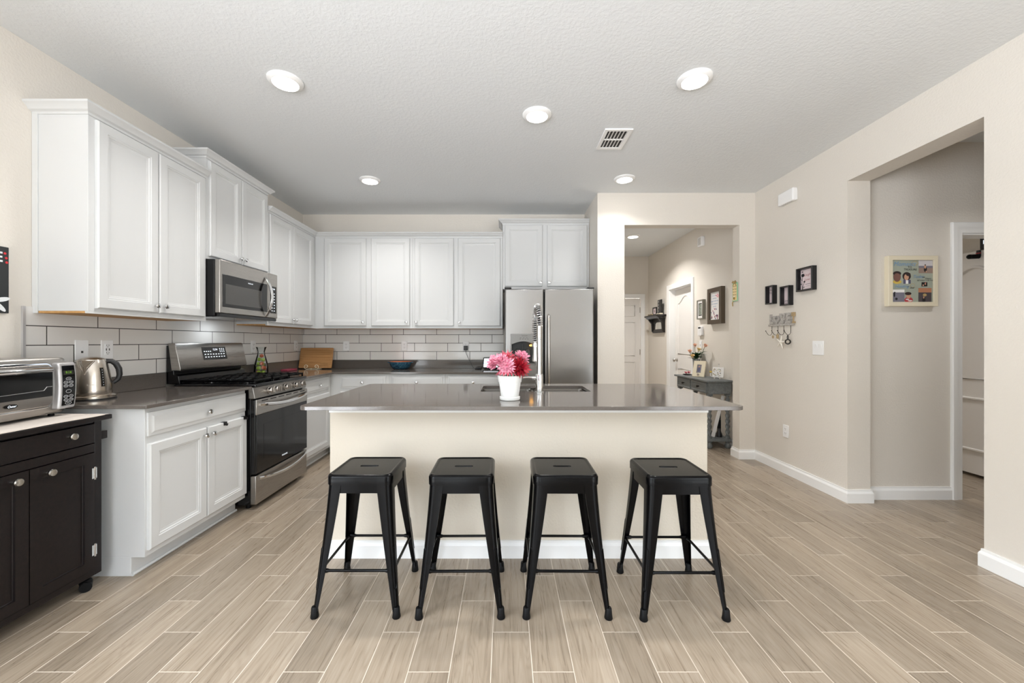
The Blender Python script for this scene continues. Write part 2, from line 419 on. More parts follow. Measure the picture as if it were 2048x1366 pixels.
# rear wall behind the camera with its wide glazed opening
rw = MB(); rw.box(XL, -1.7, REAR-0.12, REAR, 0, H).box(-0.2, XR, REAR-0.12, REAR, 0, H).box(-1.7, -0.2, REAR-0.12, REAR, 2.4, H).box(-1.7, -0.2, REAR-0.12, REAR, 0, 0.1)
struct(rw.build('wall_rear', 'wall_paint', smooth=0))
def window(name, a, b, mk):
    m = MB()
    for k in range(4): c = a+(b-a-0.06)*k/3; mk(m, c, c+0.06, 0.1, 2.4)
    mk(m, a, b, 2.34, 2.4); mk(m, a, b, 0.1, 0.16)
    struct(m.build(name, 'trim_white', smooth=0))
window('window_1', -1.7, -0.2, lambda m, a, b, c, d: m.box(a, b, REAR-0.1, REAR-0.03, c, d))
window('added_window_left', -2.9, 0.4, lambda m, a, b, c, d: m.box(XL-0.1, XL-0.03, a, b, c, d))  # unseen window added to throw more light on the right wall
window('added_window_right', -2.5, 0.1, lambda m, a, b, c, d: m.box(XR+0.03, XR+0.1, a, b, c, d))  # unseen window added opposite, for even ambient light

def base_profile(name, P, h=0.1, t=0.016, mat_='trim_white'):
    """skirting along the polyline P (room on the left-hand side of its direction)"""
    P = [Vector(p) for p in P]; n = len(P); mb = MB()
    prof = [(0, 0), (t, 0), (t, h*0.72), (t*0.75, h*0.82), (t*0.55, h*0.88), (t*0.5, h), (0, h)]
    R = []
    for i in range(n):
        d0 = (P[i]-P[i-1]).normalized() if i else None; d1 = (P[i+1]-P[i]).normalized() if i < n-1 else None
        if d0 is None: m = Vector((-d1.y, d1.x))
        elif d1 is None: m = Vector((-d0.y, d0.x))
        else:
            n0 = Vector((-d0.y, d0.x)); n1 = Vector((-d1.y, d1.x)); m = (n0+n1)/(1+n0.dot(n1))
        R.append([(P[i].x+m.x*a, P[i].y+m.y*a, z) for a, z in prof])
    mb.rings(R)
    return mb.build(name, mat_, smooth=0)
struct(base_profile('baseboard_right', [(XR2, 3.16), (XR2, 3.092), (XR, 3.092), (XR, YF), (2.475, YF), (2.475, YF2), (XR, YF2), (XR, 5.62)]))
struct(base_profile('baseboard_right_near', [(XR, REAR), (XR, 2.209), (XR2, 2.209)]))
struct(base_profile('baseboard_nook', [(NX0-0.085, 3.16), (XR2, 3.16)]))
struct(base_profile('baseboard_front', [(1.256, YF2), (1.256, YF), (0.985, YF)]))
struct(base_profile('baseboard_hall', [(XR, 6.53), (XR, 7.42), (2.58, 7.42)]))

def casing(name, o, ux, w_, h_, cw=0.085, t=0.018, nrm=(0,0,1)):
    """door casing round an opening: o = bottom left of the opening, ux along it, nrm out of the wall"""
    ux = Vector(ux); uz = Vector((0,0,1)); nv = Vector(nrm); o = Vector(o); mb = MB()
    prof = [(0, 0), (0, t*0.55), (cw*0.15, t*0.7), (cw*0.45, t*0.75), (cw*0.6, t), (cw*0.92, t), (cw, t*0.7), (cw, 0)]
    R = []
    for bx, bz, sx, sz in ((0, 0, -1, 0), (0, h_, -1, 1), (w_, h_, 1, 1), (w_, 0, 1, 0)):
        R.append([tuple(o+ux*(bx+sx*a)+uz*(bz+sz*a)+nv*b) for a, b in prof])
    mb.rings(R); return mb.build(name, 'trim_white', smooth=25)
def mould(mb, pts, o, ux, uy, r=0.009):
    o = Vector(o); ux = Vector(ux); uy = Vector(uy)
    mb.tube([tuple(o+ux*a+uy*b) for a, b in pts], r, 6, closed=True)
def arch_panel(x0, x1, z0, z1, rise):
    P = [(x0, z0), (x1, z0), (x1, z1-rise)]
    for k in range(1, 12):
        t = k/12; P.append((x1+(x0-x1)*t, z1-rise+rise*(0.5-0.5*math.cos(2*PI*t))))
    P.append((x0, z1-rise)); return P
def rect(x0, x1, z0, z1): return [(x0, z0), (x1, z0), (x1, z1), (x0, z1)]
def knob_round(mb, p, d, s=1.0):
    mb.lathe([(0.026*s, 0), (0.026*s, 0.006*s), (0.011*s, 0.012*s), (0.011*s, 0.03*s), (0.026*s, 0.038*s), (0.03*s, 0.05*s), (0.022*s, 0.062*s), (0.006*s, 0.066*s)], p, d, 16)

# hall: white arched panel door set in the right wall
d2 = MB().box(XR+0.09, XR+0.125, 5.70, 6.45, 0.008, 2.065)
mould(d2, arch_panel(0.11, 0.64, 1.05, 1.95, 0.11), (XR+0.09, 5.70, 0), (0,1,0), (0,0,1), 0.012)
mould(d2, rect(0.11, 0.64, 0.25, 0.82), (XR+0.09, 5.70, 0), (0,1,0), (0,0,1), 0.012)
door2 = struct(d2.build('door_1', 'door_white', smooth=30))
kb = MB(); knob_round(kb, (XR+0.09, 6.38, 0.95), (-1,0,0)); kb.build('door_knob', 'satin_nickel', door2)
struct(casing('trim_1', (XR, 5.69, 0), (0,1,0), 0.77, 2.075, 0.075, 0.018, (-1,0,0)))
jm = MB().box(XR, XR2, 5.69, 5.697, 0, 2.075).box(XR, XR2, 6.453, 6.46, 0, 2.075).box(XR, XR2, 5.69, 6.46, 2.068, 2.075)
struct(jm.build('trim_2', 'trim_white', smooth=0))
# hall: six-panel door at the far end
d3 = MB().box(1.667, 2.493, 7.45, 7.49, 0.008, 2.045)
for (a, b) in ((0.1, 0.37), (0.46, 0.73)):
    for (c, d) in ((1.72, 1.92), (0.98, 1.6), (0.22, 0.86)):
        mould(d3, rect(a, b, c, d), (1.667, 7.45, 0), (1,0,0), (0,0,1), 0.012)
door3 = struct(d3.build('door_2', 'door_white', smooth=30))
hg = MB()
for z in (0.25, 1.05, 1.83): hg.cyl((2.493, 7.443, z-0.05), (2.493, 7.443, z+0.05), 0.008, n=8)
hg.build('hinge', 'satin_nickel', door3)
struct(casing('trim_3', (1.66, 7.42, 0), (1,0,0), 0.84, 2.05, 0.075, 0.018, (0,-1,0)))
# nook: open door behind a cased opening
struct(casing('trim_4', (NX0, 3.16, 0), (1,0,0), NX1-NX0, NZ, 0.085, 0.02, (0,-1,0)))
jm = MB().box(NX0, NX0+0.012, 3.16, 3.28, 0, NZ).box(NX1-0.012, NX1, 3.16, 3.28, 0, NZ).box(NX0, NX1, 3.16, 3.28, NZ-0.012, NZ).box(NX0+0.012, NX0+0.022, 3.2, 3.235, 0, NZ-0.012)
struct(jm.build('trim_5', 'trim_white', smooth=0))
d4 = MB().box(4.30, 4.335, 3.30, 4.05, 0.03, 2.07)
mould(d4, arch_panel(0.1, 0.65, 0.9, 1.93, 0.14), (4.30, 3.30, 0), (0,1,0), (0,0,1), 0.016)
mould(d4, rect(0.1, 0.65, 0.25, 0.72), (4.30, 3.30, 0), (0,1,0), (0,0,1), 0.016)
struct(d4.build('door_3', 'door_white', smooth=30))
# tiled walls above the worktops (a thin skin of tile on the wall) with a metal edge strip
struct(MB().box(XL, -0.03, YB-0.008, YB, 1.016, 1.43).build('trim_6', 'tile_back', smooth=0))
tl = MB().box(XL, XL+0.008, 2.09, YB-0.008, 1.016, 1.43)
struct(tl.build('trim_7', 'tile_left', smooth=0))
struct(MB().box(XL, XL+0.011, 2.078, 2.09, 0.914, 1.43).build('trim_8', 'silver_plastic', smooth=0))

# ------------------------------------------------------------------ ceiling lights
def downlight(loc, label, power, col=WARM):
    t = thing('recessed_light', label, 'ceiling light', loc, 0, 'recessed ceiling lights')
    MB().lathe([(0.1, 0), (0.1, -0.006), (0.094, -0.012), (0.074, -0.02), (0.072, -0.018), (0.072, 0)], n=40).build('trim_ring', 'trim_white', t)
    MB().lathe([(0.0715, -0.004), (0.0715, -0.016), (0.06, -0.02), (0.03, -0.022), (0.001, -0.0225)], n=32).build('lens', 'lamp_lens', t)
    d = bpy.data.lights.new('lamp', 'AREA'); d.shape = 'DISK'; d.size = 0.14; d.energy = power; d.color = col; d.spread = math.radians(130)
    o = bpy.data.objects.new('lamp', d); C.objects.link(o); o.parent = t; o.location = (0, 0, -0.026)
    return t
downlight((-1.333, 2.418, H), 'round recessed ceiling light nearest the tall left wall cabinet, toward the camera', LAMP_W)
downlight((1.131, 2.40, H), 'round recessed ceiling light toward the camera nearest the wide right wall opening', LAMP_W)
downlight((0.215, 2.775, H), 'round recessed ceiling light in the middle of the ceiling over the island', LAMP_W)
downlight((-1.326, 3.90, H), 'round recessed ceiling light in front of the back row of wall cabinets', LAMP_W)
downlight((1.145, 3.865, H), 'round recessed ceiling light beyond the air vent, above the hall opening', LAMP_W*0.5)
downlight((1.895, 5.97, H), 'round recessed ceiling light inside the back hallway', HALL_W)
downlight((3.5, 4.9, H), 'unseen ceiling light added to brighten the bedroom beyond the open door', 12.0)  # unseen lamp added to lift the dark bedroom door
downlight((3.75, 2.1, H), 'round recessed ceiling light in the side hall by the photo collage', NOOK_W)
def vent():
    t = thing('ceiling_vent', 'white slatted air vent register in the ceiling', 'vent', (0.838, 3.11, H))
    W, L = 0.105, 0.155
    fr = MB()
    v, f = fill_holed([(-W,-L),(W,-L),(W,L),(-W,L)], [(-W+0.028,-L+0.028),(W-0.028,-L+0.028),(W-0.028,L-0.028),(-W+0.028,L-0.028)], -0.01, 0)
    fr.raw(v, f); fr.box(-W+0.028, W-0.028, -0.008, 0.008, -0.009, -0.001); fr.build('frame', 'trim_white', t, bevel=0.003)
    MB().box(-W+0.028, W-0.028, -L+0.028, L-0.028, -0.0015, -0.0005).build('duct', 'slot_dark', t)
    for i in range(6):
        x = -W+0.04+i*0.026
        for (a, b) in ((-L+0.028, -0.008), (0.008, L-0.028)):
            MB().raw([(x,a,-0.009),(x+0.003,a,-0.009),(x+0.013,a,-0.002),(x+0.01,a,-0.002),(x,b,-0.009),(x+0.003,b,-0.009),(x+0.013,b,-0.002),(x+0.01,b,-0.002)],
                [(0,1,2,3),(7,6,5,4),(0,4,5,1),(1,5,6,2),(2,6,7,3),(3,7,4,0)]).build('slat', 'trim_white', t, smooth=0)
vent()

# ------------------------------------------------------------------ cabinets
def face_loops(mb, x0, x1, z0, z1, L):      # nested rectangles: (inset, y)
    R = []
    for a, y in L: R.append([(x0+a, y, z0+a), (x1-a, y, z0+a), (x1-a, y, z1-a), (x0+a, y, z1-a)])
    mb.rings(R)
DOOR = [(0, 0), (0, -0.014), (0.006, -0.02), (0.052, -0.02), (0.056, -0.0165), (0.062, -0.0165), (0.066, -0.012), (0.074, -0.010), (0.078, -0.0085)]
DRAW = [(0, 0), (0, -0.009), (0.012, -0.012), (0.024, -0.0195), (0.028, -0.02)]
def cab_knob(mb, x, z, y=-0.02):
    mb.lathe([(0.006, 0), (0.0055, 0.012), (0.012, 0.017), (0.0155, 0.022), (0.0135, 0.028), (0.004, 0.0305)], (x, y, z), (0,-1,0), 14)
def crown_mb(mb, P, z0, ends=(None, None)):
    """crown moulding swept along P (cabinet outline, outside on the right-hand side)"""
    prof = [(0, 0), (0.006, 0.0), (0.008, 0.012), (0.022, 0.018), (0.03, 0.03), (0.042, 0.04), (0.048, 0.044), (0.048, 0.055), (0, 0.055)]
    P = [Vector(p) for p in P]; n = len(P); R = []
    for i in range(n):
        d0 = (P[i]-P[i-1]).normalized() if i else None; d1 = (P[i+1]-P[i]).normalized() if i < n-1 else None
        if d0 is None: m = Vector(ends[0]) if ends[0] else Vector((d1.y, -d1.x))
        elif d1 is None: m = Vector(ends[1]) if ends[1] else Vector((d0.y, -d0.x))
        else:
            n0 = Vector((d0.y, -d0.x)); n1 = Vector((d1.y, -d1.x)); m = (n0+n1)/(1+n0.dot(n1))
        R.append([(P[i].x+m.x*a, P[i].y+m.y*a, z0+z) for a, z in prof])
    mb.rings(R)
def cabinet(label, loc, rz, w_, dep, z0, z1, doors=(), drawers=(), toe=False, crown=None, ends=(None, None), bottom=False, scribe=False, group=None, name='wall_cabinet', end_knobs=True):
    t = thing(name, label, 'cabinet', (loc[0], loc[1], z0), rz, group)
    T = Matrix.Translation((0, 0, -z0))
    b = MB(T)
    if toe:
        b.box(0, w_, 0, dep, 0.1, z1); b.box(0, w_, 0.072, dep, 0.0, 0.1)
    else: b.box(0, w_, 0, dep, z0+(0.012 if bottom else 0), z1)
    b.build('body', 'cabinet_white', t, bevel=0.0015)
    if toe:
        MB(T).tube([(0.0, 0.066, 0.008), (w_, 0.066, 0.008)], 0.009, 8).build('shoe_moulding', 'cabinet_white', t)
    if bottom: lab(MB(T).box(0.002, w_-0.002, 0.016, dep, z0+0.001, z0+0.0118).build('bottom_panel', 'raw_wood', t), 'bare wood underside'); 
    if bottom: MB(T).box(0, w_, 0, 0.016, z0, z0+0.012).build('bottom_rail', 'cabinet_white', t)
    if scribe: MB(T).box(-0.006, 0, dep-0.03, dep, z0, z1).build('scribe_strip', 'cabinet_white', t, bevel=0.001)
    for (x0, x1, a, c, kn) in doors:
        m = MB(T); face_loops(m, x0, x1, a, c, DOOR); d = m.build('door', 'cabinet_white', t, smooth=20)
        if kn: k = MB(T); cab_knob(k, *kn); k.build('knob', 'chrome', d)
    for (x0, x1, a, c, kn) in drawers:
        m = MB(T); face_loops(m, x0, x1, a, c, DRAW); d = m.build('drawer', 'cabinet_white', t, smooth=20)
        if kn: k = MB(T); cab_knob(k, *kn); k.build('knob', 'chrome', d)
    if crown:
        m = MB(T); crown_mb(m, crown, z1-0.008, ends); m.build('crown_moulding', 'cabinet_white', t, smooth=20)
    return t
R90 = PI/2
XU = -2.226        # front of the left wall-cabinet boxes
Dp = XU-XL-0.001
KZ = 1.47
cabinet('tall white two-door wall cabinet nearest the camera, above kettle and toaster oven', (XU, 2.13), R90, 0.835, Dp, 1.396, 2.462,
    [(0.035, 0.413, 1.425, 2.445, (0.385, KZ)), (0.421, 0.805, 1.425, 2.445, (0.449, KZ))],
    crown=[(0, Dp), (0, 0), (0.835, 0)], bottom=True, scribe=True)
cabinet('raised white two-door wall cabinet directly above the microwave', (XU, 2.967), R90, 0.758, Dp, 1.862, 2.615,
    [(0.02, 0.375, 1.885, 2.595, (0.35, 1.93)), (0.383, 0.74, 1.885, 2.595, (0.408, 1.93))],
    crown=[(0, Dp), (0, 0), (0.758, 0), (0.758, Dp)])
cabinet('white two-door wall cabinet between microwave and back corner', (XU, 3.727), R90, YB-3.727-0.009, Dp, 1.396, 2.462,
    [(0.022, 0.425, 1.425, 2.445, (0.4, KZ)), (0.433, 0.85, 1.425, 2.445, (0.458, KZ))],
    crown=[(0, 0), (0.934, 0)], ends=(None, (-1, -1)), bottom=True)
YU = 4.66
cabinet('white two-door wall cabinet on the back wall above cutting board and blue bowl', (XU+0.001, YU), 0, 1.135, YB-YU-0.009, 1.396, 2.462,
    [(0.115, 0.601, 1.425, 2.445, (0.565, KZ)), (0.659, 1.106, 1.425, 2.445, (1.07, KZ))],
    crown=[(0, 0), (1.135, 0)], ends=((1, -1), None), bottom=True)
cabinet('white two-door wall cabinet on the back wall beside the fridge', (-1.089, YU), 0, 1.049, YB-YU-0.009, 1.396, 2.462,
    [(0.028, 0.48, 1.425, 2.445, (0.046, KZ)), (0.532, 1.023, 1.425, 2.445, (0.55, KZ))],
    crown=[(0, 0), (1.049, 0)], bottom=True)
cabinet('raised white two-door wall cabinet directly above the refrigerator', (-0.038, YU), 0, 1.004, YB-YU-0.001, 1.855, 2.615,
    [(0.026, 0.461, 1.885, 2.595, (0.44, 1.93)), (0.516, 0.98, 1.885, 2.595, (0.538, 1.93))],
    crown=[(0, YB-YU-0.01), (0, 0), (1.004, 0)])
XB = -1.915        # front of the left base boxes
Db = XB-XL-0.001
cabinet('white base cabinet between dark cart and gas stove', (XB, 2.12), R90, 0.815, Db, 0, 0.893,
    [(0.012, 0.418, 0.133, 0.7, (0.39, 0.655)), (0.426, 0.808, 0.133, 0.7, (0.454, 0.655))],
    [(0.012, 0.808, 0.739, 0.866, (0.42, 0.8))], toe=True, name='base_cabinet')
cabinet('white base cabinet right of the gas stove, in the corner', (XB, 3.715), R90, YB-3.715-0.001, Db, 0, 0.893,
    [(0.03, 0.585, 0.133, 0.7, None)], [(0.03, 0.585, 0.739, 0.866, (0.345, 0.8))], toe=True, name='base_cabinet')
YBF = 4.37
cabinet('white base cabinet on the back wall below the cutting board', (XB+0.001, YBF), 0, 0.635, YB-YBF-0.001, 0, 0.893,
    [(0.108, 0.6, 0.133, 0.7, None)], [(0.108, 0.6, 0.735, 0.868, (0.351, 0.8))], toe=True, name='base_cabinet')
cabinet('white base cabinet on the back wall below the blue bowl', (-1.278, YBF), 0, 0.614, YB-YBF-0.001, 0, 0.893,
    [(0.03, 0.588, 0.133, 0.7, None)], [(0.03, 0.588, 0.735, 0.868, (0.308, 0.8))], toe=True, name='base_cabinet')
cabinet('white base cabinet on the back wall next to the refrigerator', (-0.663, YBF), 0, 0.625, YB-YBF-0.001, 0, 0.893,
    [(0.03, 0.6, 0.133, 0.7, None)], [(0.03, 0.6, 0.735, 0.868, (0.307, 0.8))], toe=True, name='base_cabinet')

# worktops
CT0, CT1 = 0.894, 0.914
o = thing('countertop', 'grey quartz countertop under the kettle', 'countertop', (-2.2, 2.5, CT0))
T = inv(o)
MB(T).box(XL+0.001, -1.868, 2.078, 2.942, CT0, CT1).build('slab', 'quartz', o, bevel=0.003)
tag(MB().box(XL+0.001, XL+0.021, 2.092, 2.942, CT1, 1.016).build('backsplash_strip', 'quartz', bevel=0.002), 'low grey quartz backsplash strip behind the kettle', 'backsplash')
o = thing('countertop', 'grey quartz L-shaped countertop under the cutting board and bowl', 'countertop', (-1.5, 4.6, CT0))
T = inv(o)
MB(T).prism([(XL+0.001, 3.708), (-1.868, 3.708), (-1.868, 4.325), (-0.032, 4.325), (-0.032, YB-0.001), (XL+0.001, YB-0.001)], (0,0,CT0), (1,0,0), (0,1,0), CT1-CT0).build('slab', 'quartz', o, bevel=0.003)
tag(MB().box(XL+0.001, XL+0.021, 3.708, YB-0.021, CT1, 1.016).build('backsplash_strip', 'quartz', bevel=0.002), 'low grey quartz backsplash strip behind the fruit carafe', 'backsplash')
tag(MB().box(XL+0.001, -0.032, YB-0.021, YB-0.001, CT1, 1.016).build('backsplash_strip', 'quartz', bevel=0.002), 'long low grey quartz backsplash strip behind the blue bowl', 'backsplash')

# ------------------------------------------------------------------ island
IX0, IX1, IY0, IY1 = -1.065, 1.225, 2.035, 3.137
isl = thing('kitchen_island', 'beige textured island base with white baseboard behind the stools', 'island', (0.07, 2.7, 0))
T = inv(isl)
MB(T).box(-1.016, 1.162, 2.31, 2.43, 0, CT0).box(-1.016, 1.162, 2.43, 3.08, 0, 0.1).box(-1.016, -0.98, 2.43, 3.08, 0.1, CT0).box(1.126, 1.162, 2.43, 3.08, 0.1, CT0).box(-1.016, 1.162, 3.06, 3.08, 0.1, CT0).build('body', 'island_paint', isl, smooth=0)
bb = base_profile('baseboard', [(1.162, 3.08), (1.162, 2.31), (-1.016, 2.31), (-1.016, 3.08)], 0.1)
bb.data.transform(T); bb.parent = isl
MB(T).box(-1.02, 1.166, 2.303, 2.31, 0.835, 0.894).build('white_strip', 'trim_white', isl, bevel=0.001)  # thin white strip along the top of the island front
SX0, SX1, SY0, SY1 = -0.168, 0.567, 2.64, 3.0
def island_top():
    o = thing('island_countertop', 'large grey quartz island countertop with rounded corners and sink cutout', 'countertop', ((IX0+IX1)/2, (IY0+IY1)/2, CT0))
    T = inv(o)
    out = [(x+(IX0+IX1)/2, y+(IY0+IY1)/2) for x, y in rrect(IX1-IX0, IY1-IY0, 0.045)]
    inn = [(x+(SX0+SX1)/2, y+(SY0+SY1)/2) for x, y in rrect(SX1-SX0, SY1-SY0, 0.03, 4)]
    v, f = fill_holed(out, inn, CT0, CT1)
    MB(T).raw(v, f).build('slab', 'quartz', o, bevel=0.004)
    return o
island_top()
def sink():
    t = thing('sink', 'stainless double bowl undermount sink in the island', 'sink', ((SX0+SX1)/2, (SY0+SY1)/2, 0.69))
    T = inv(t); cx, cy = (SX0+SX1)/2, (SY0+SY1)/2
    def bowl(x0, x1):
        m = MB(T); R = []
        for e, z, r in ((0.012, 0.893, 0.03), (0.012, 0.885, 0.03), (0.0, 0.885, 0.03), (-0.004, 0.8, 0.03), (-0.008, 0.72, 0.04), (-0.03, 0.7, 0.05)):
            R.append([(x+(x0+x1)/2, y+cy, z) for x, y in rrect(x1-x0+2*e, SY1-SY0+0.004+2*e, r)])
        m.rings(R, False, True); b = m.build('bowl', 'steel', t, smooth=40)
        MB(T).lathe([(0.04, 0), (0.04, 0.003), (0.03, 0.004), (0.028, 0.001)], ((x0+x1)/2, cy+0.05, 0.701), n=20).build('drain', 'chrome', b)
    bowl(SX0, cx-0.015); bowl(cx+0.015, SX1)
    return t
sink()
def faucet():
    t = thing('kitchen_faucet', 'tall chrome spring-neck pull-down faucet on the island', 'faucet', (0.215, 2.585, CT1))
    MB().lathe([(0.03, 0), (0.03, 0.006), (0.025, 0.01), (0.025, 0.115), (0.021, 0.122)], n=24).build('base', 'chrome', t)
    MB().lathe([(0.0145, 0.12), (0.0145, 0.345), (0.016, 0.347), (0.016, 0.352)], n=20).build('column', 'chrome', t)
    MB().lathe([(0.0125, 0.35), (0.018, 0.353), (0.018, 0.432), (0.015, 0.436)], n=20).build('sleeve', 'satin_nickel', t)
    # arched hose away from the camera and down to the spray head
    P = []
    for k in range(31):
        a = PI*k/30; P.append(Vector((-0.012*k/30, 0.1-0.1*math.cos(a), 0.436+0.03+0.1*math.sin(a))))
    for k in range(1, 10): P.append(Vector((-0.012, 0.2, 0.466-0.016*k)))
    P.insert(0, Vector((0, 0, 0.432)))
    MB().tube(P, 0.0095, 10).build('hose', 'black_plastic', t)
    # coil round the hose
    Q = []; L = [0]
    for i in range(1, len(P)): L.append(L[-1]+(P[i]-P[i-1]).length)
    turns = L[-1]/0.0145; N = int(turns*12)
    for s in range(N+1):
        d = L[-1]*s/N; i = 1
        while i < len(P)-1 and L[i] < d: i += 1
        f = (d-L[i-1])/(L[i]-L[i-1]); p = P[i-1].lerp(P[i], f); tg = (P[i]-P[i-1]).normalized()
        u = Vector((1,0,0)); u = (u-tg*u.dot(tg)).normalized(); w_ = tg.cross(u); a = 2*PI*turns*s/N
        Q.append(p+u*0.0185*math.cos(a)+w_*0.0185*math.sin(a))
    MB().tube(Q, 0.0029, 6).build('spring', 'chrome', t)
    MB().lathe([(0.012, 0.33), (0.015, 0.326), (0.016, 0.25), (0.02, 0.21), (0.021, 0.195), (0.017, 0.19)], (-0.012, 0.2, 0), n=20).build('spray_head', 'chrome', t)
    MB().tube([(0, 0.014, 0.305), (-0.006, 0.1, 0.305), (-0.012, 0.185, 0.305)], 0.006, 8).lathe([(0.024, 0.295), (0.024, 0.315)], (-0.012, 0.2, 0), n=20).build('holder_arm', 'chrome', t)
    MB().cyl((-0.02, 0, 0.095), (-0.045, 0, 0.095), 0.013, 0.013, 14).tube([(-0.045, 0, 0.097), (-0.07, -0.004, 0.1), (-0.105, -0.012, 0.098)], [0.008, 0.007, 0.0055], 10).build('lever', 'chrome', t)
faucet()

# ------------------------------------------------------------------ bar stools
def stool(label, loc, rz):
    t = thing('bar_stool', label, 'stool', loc, rz, 'metal bar stools in front of the island')
    Z = 0.63; N = 6
    seat = MB(); R = []
    for e, z, r in ((-0.003, -0.046, 0.034), (0, -0.046, 0.036), (0, -0.012, 0.036), (-0.003, -0.005, 0.034), (-0.009, 0, 0.03), (-0.016, 0, 0.027), (-0.02, -0.0035, 0.025), (-0.024, -0.0035, 0.025)):
        R.append([(x, y, Z+z) for x, y in rrect(0.304+2*e, 0.304+2*e, r, N)])
    slot = []
    for i, p in enumerate(R[-1]):        # same point count for the carry slot
        pass
    st = rrect(0.092, 0.024, 0.0118, N)
    for dz, e in ((-0.0035, 0), (-0.007, -0.0025), (-0.022, -0.0025)):
        R.append([(x*(1+e/0.046), y*(1+e/0.012), Z+dz) for x, y in st])
    seat.rings(R, False, False); seat.build('seat', 'black_iron', t, smooth=50)
    ap = MB(); R = []
    for e, z in ((-0.006, 0.545), (-0.006, 0.588), (-0.010, 0.588), (-0.010, 0.545), (-0.006, 0.545)):
        R.append([(x, y, z+ (0)) for x, y in rrect(0.304+2*e, 0.304+2*e, 0.03, N)])
    ap.rings(R, False, False); ap.build('apron', 'black_iron', t, smooth=40)
    def outer(tt): return 0.1475+0.0455*tt**1.2
    for sx in (-1, 1):
        for sy in (-1, 1):
            lm = MB(); R = []
            for i in range(15):
                tt = i/14; z = 0.586-(0.586-0.03)*tt; c = outer(tt); w_ = 0.066*(1-tt)+0.0235*tt; r = 0.032*(1-tt)+0.016*tt; th = 0.004
                arc = [(c-r+r*math.sin(a), c-r+r*math.cos(a)) for a in [PI/2*k/6 for k in range(7)]]
                P = [(c-w_, c)]+arc+[(c, c-w_), (c-th, c-w_)]
                arc2 = [(c-r+(r-th)*math.sin(a), c-r+(r-th)*math.cos(a)) for a in [PI/2*k/6 for k in range(7)]][::-1]
                P += arc2+[(c-w_, c-th)]
                R.append([(sx*p[0], sy*p[1], z) for p in P])
            lm.rings(R)
            # pressed rib on the rounded corner
            loop = []
            def onleg(tt, off):
                c = outer(tt); r = 0.032*(1-tt)+0.016*tt; z = 0.586-0.556*tt; a = PI/4+off/r
                return (sx*(c-r+(r+0.0005)*math.sin(a)), sy*(c-r+(r+0.0005)*math.cos(a)), z)
            for k in range(9): loop.append(onleg(0.52+0.30*k/8, 0.007))
            loop.append(onleg(0.835, 0.0)); 
            for k in range(9): loop.append(onleg(0.82-0.30*k/8, -0.007))
            loop.append(onleg(0.505, 0.0))
            lm.tube(loop, 0.0022, 6, closed=True)
            leg = lm.build('leg', 'black_iron', t, smooth=40)
            c = 0.1865-0.0
            MB().lathe([(0.0125, 0.05), (0.0145, 0.046), (0.0165, 0.02), (0.019, 0.004), (0.017, 0)], (sx*(0.1845), sy*(0.1845), 0), n=16).build('foot', 'rubber', leg)
    zs = 0.2; cc = outer((0.586-zs)/0.556)-0.018
    for ax in (0, 1):
        for sg in (-1, 1):
            def q(s): return (s*cc, sg*(cc+0.006), zs) if ax == 0 else (sg*(cc+0.006), s*cc, zs)
            MB().tube([q(-1), q(-0.86), q(-0.8), q(0.8), q(0.86), q(1)], [0.0095, 0.0095, 0.0065, 0.0065, 0.0095, 0.0095], 10).build('stretcher', 'black_iron', t)
    br = MB()
    for a in (PI/4, -PI/4):
        dx, dy = math.cos(a), math.sin(a); nx, ny = -dy*0.011, dx*0.011; L = 0.185
        z0, z1 = (0.536, 0.54) if a > 0 else (0.5405, 0.5445)
        br.raw([(-dx*L-nx,-dy*L-ny,z0),(dx*L-nx,dy*L-ny,z0),(dx*L+nx,dy*L+ny,z0),(-dx*L+nx,-dy*L+ny,z0),(-dx*L-nx,-dy*L-ny,z1),(dx*L-nx,dy*L-ny,z1),(dx*L+nx,dy*L+ny,z1),(-dx*L+nx,-dy*L+ny,z1)],
               [(0,3,2,1),(4,5,6,7),(0,1,5,4),(1,2,6,5),(2,3,7,6),(3,0,4,7)])
    br.build('cross_brace', 'black_iron', t, smooth=0)
    return t
st0 = stool('black metal bar stool at the stove end of the island, first of four', (-0.679, 1.99, 0), 0.0)
for x, y, a, lb in ((-0.209, 1.985, 0.01, 'black metal bar stool second from the stove end, left of the flowerpot'),
                    (0.278, 1.985, -0.01, 'black metal bar stool third from the stove end, in front of the sink'),
                    (0.80, 1.973, 0.0, 'black metal bar stool at the hallway end of the island, farthest from stove')):
    dup(st0, (x, y, 0), a)['label'] = lb
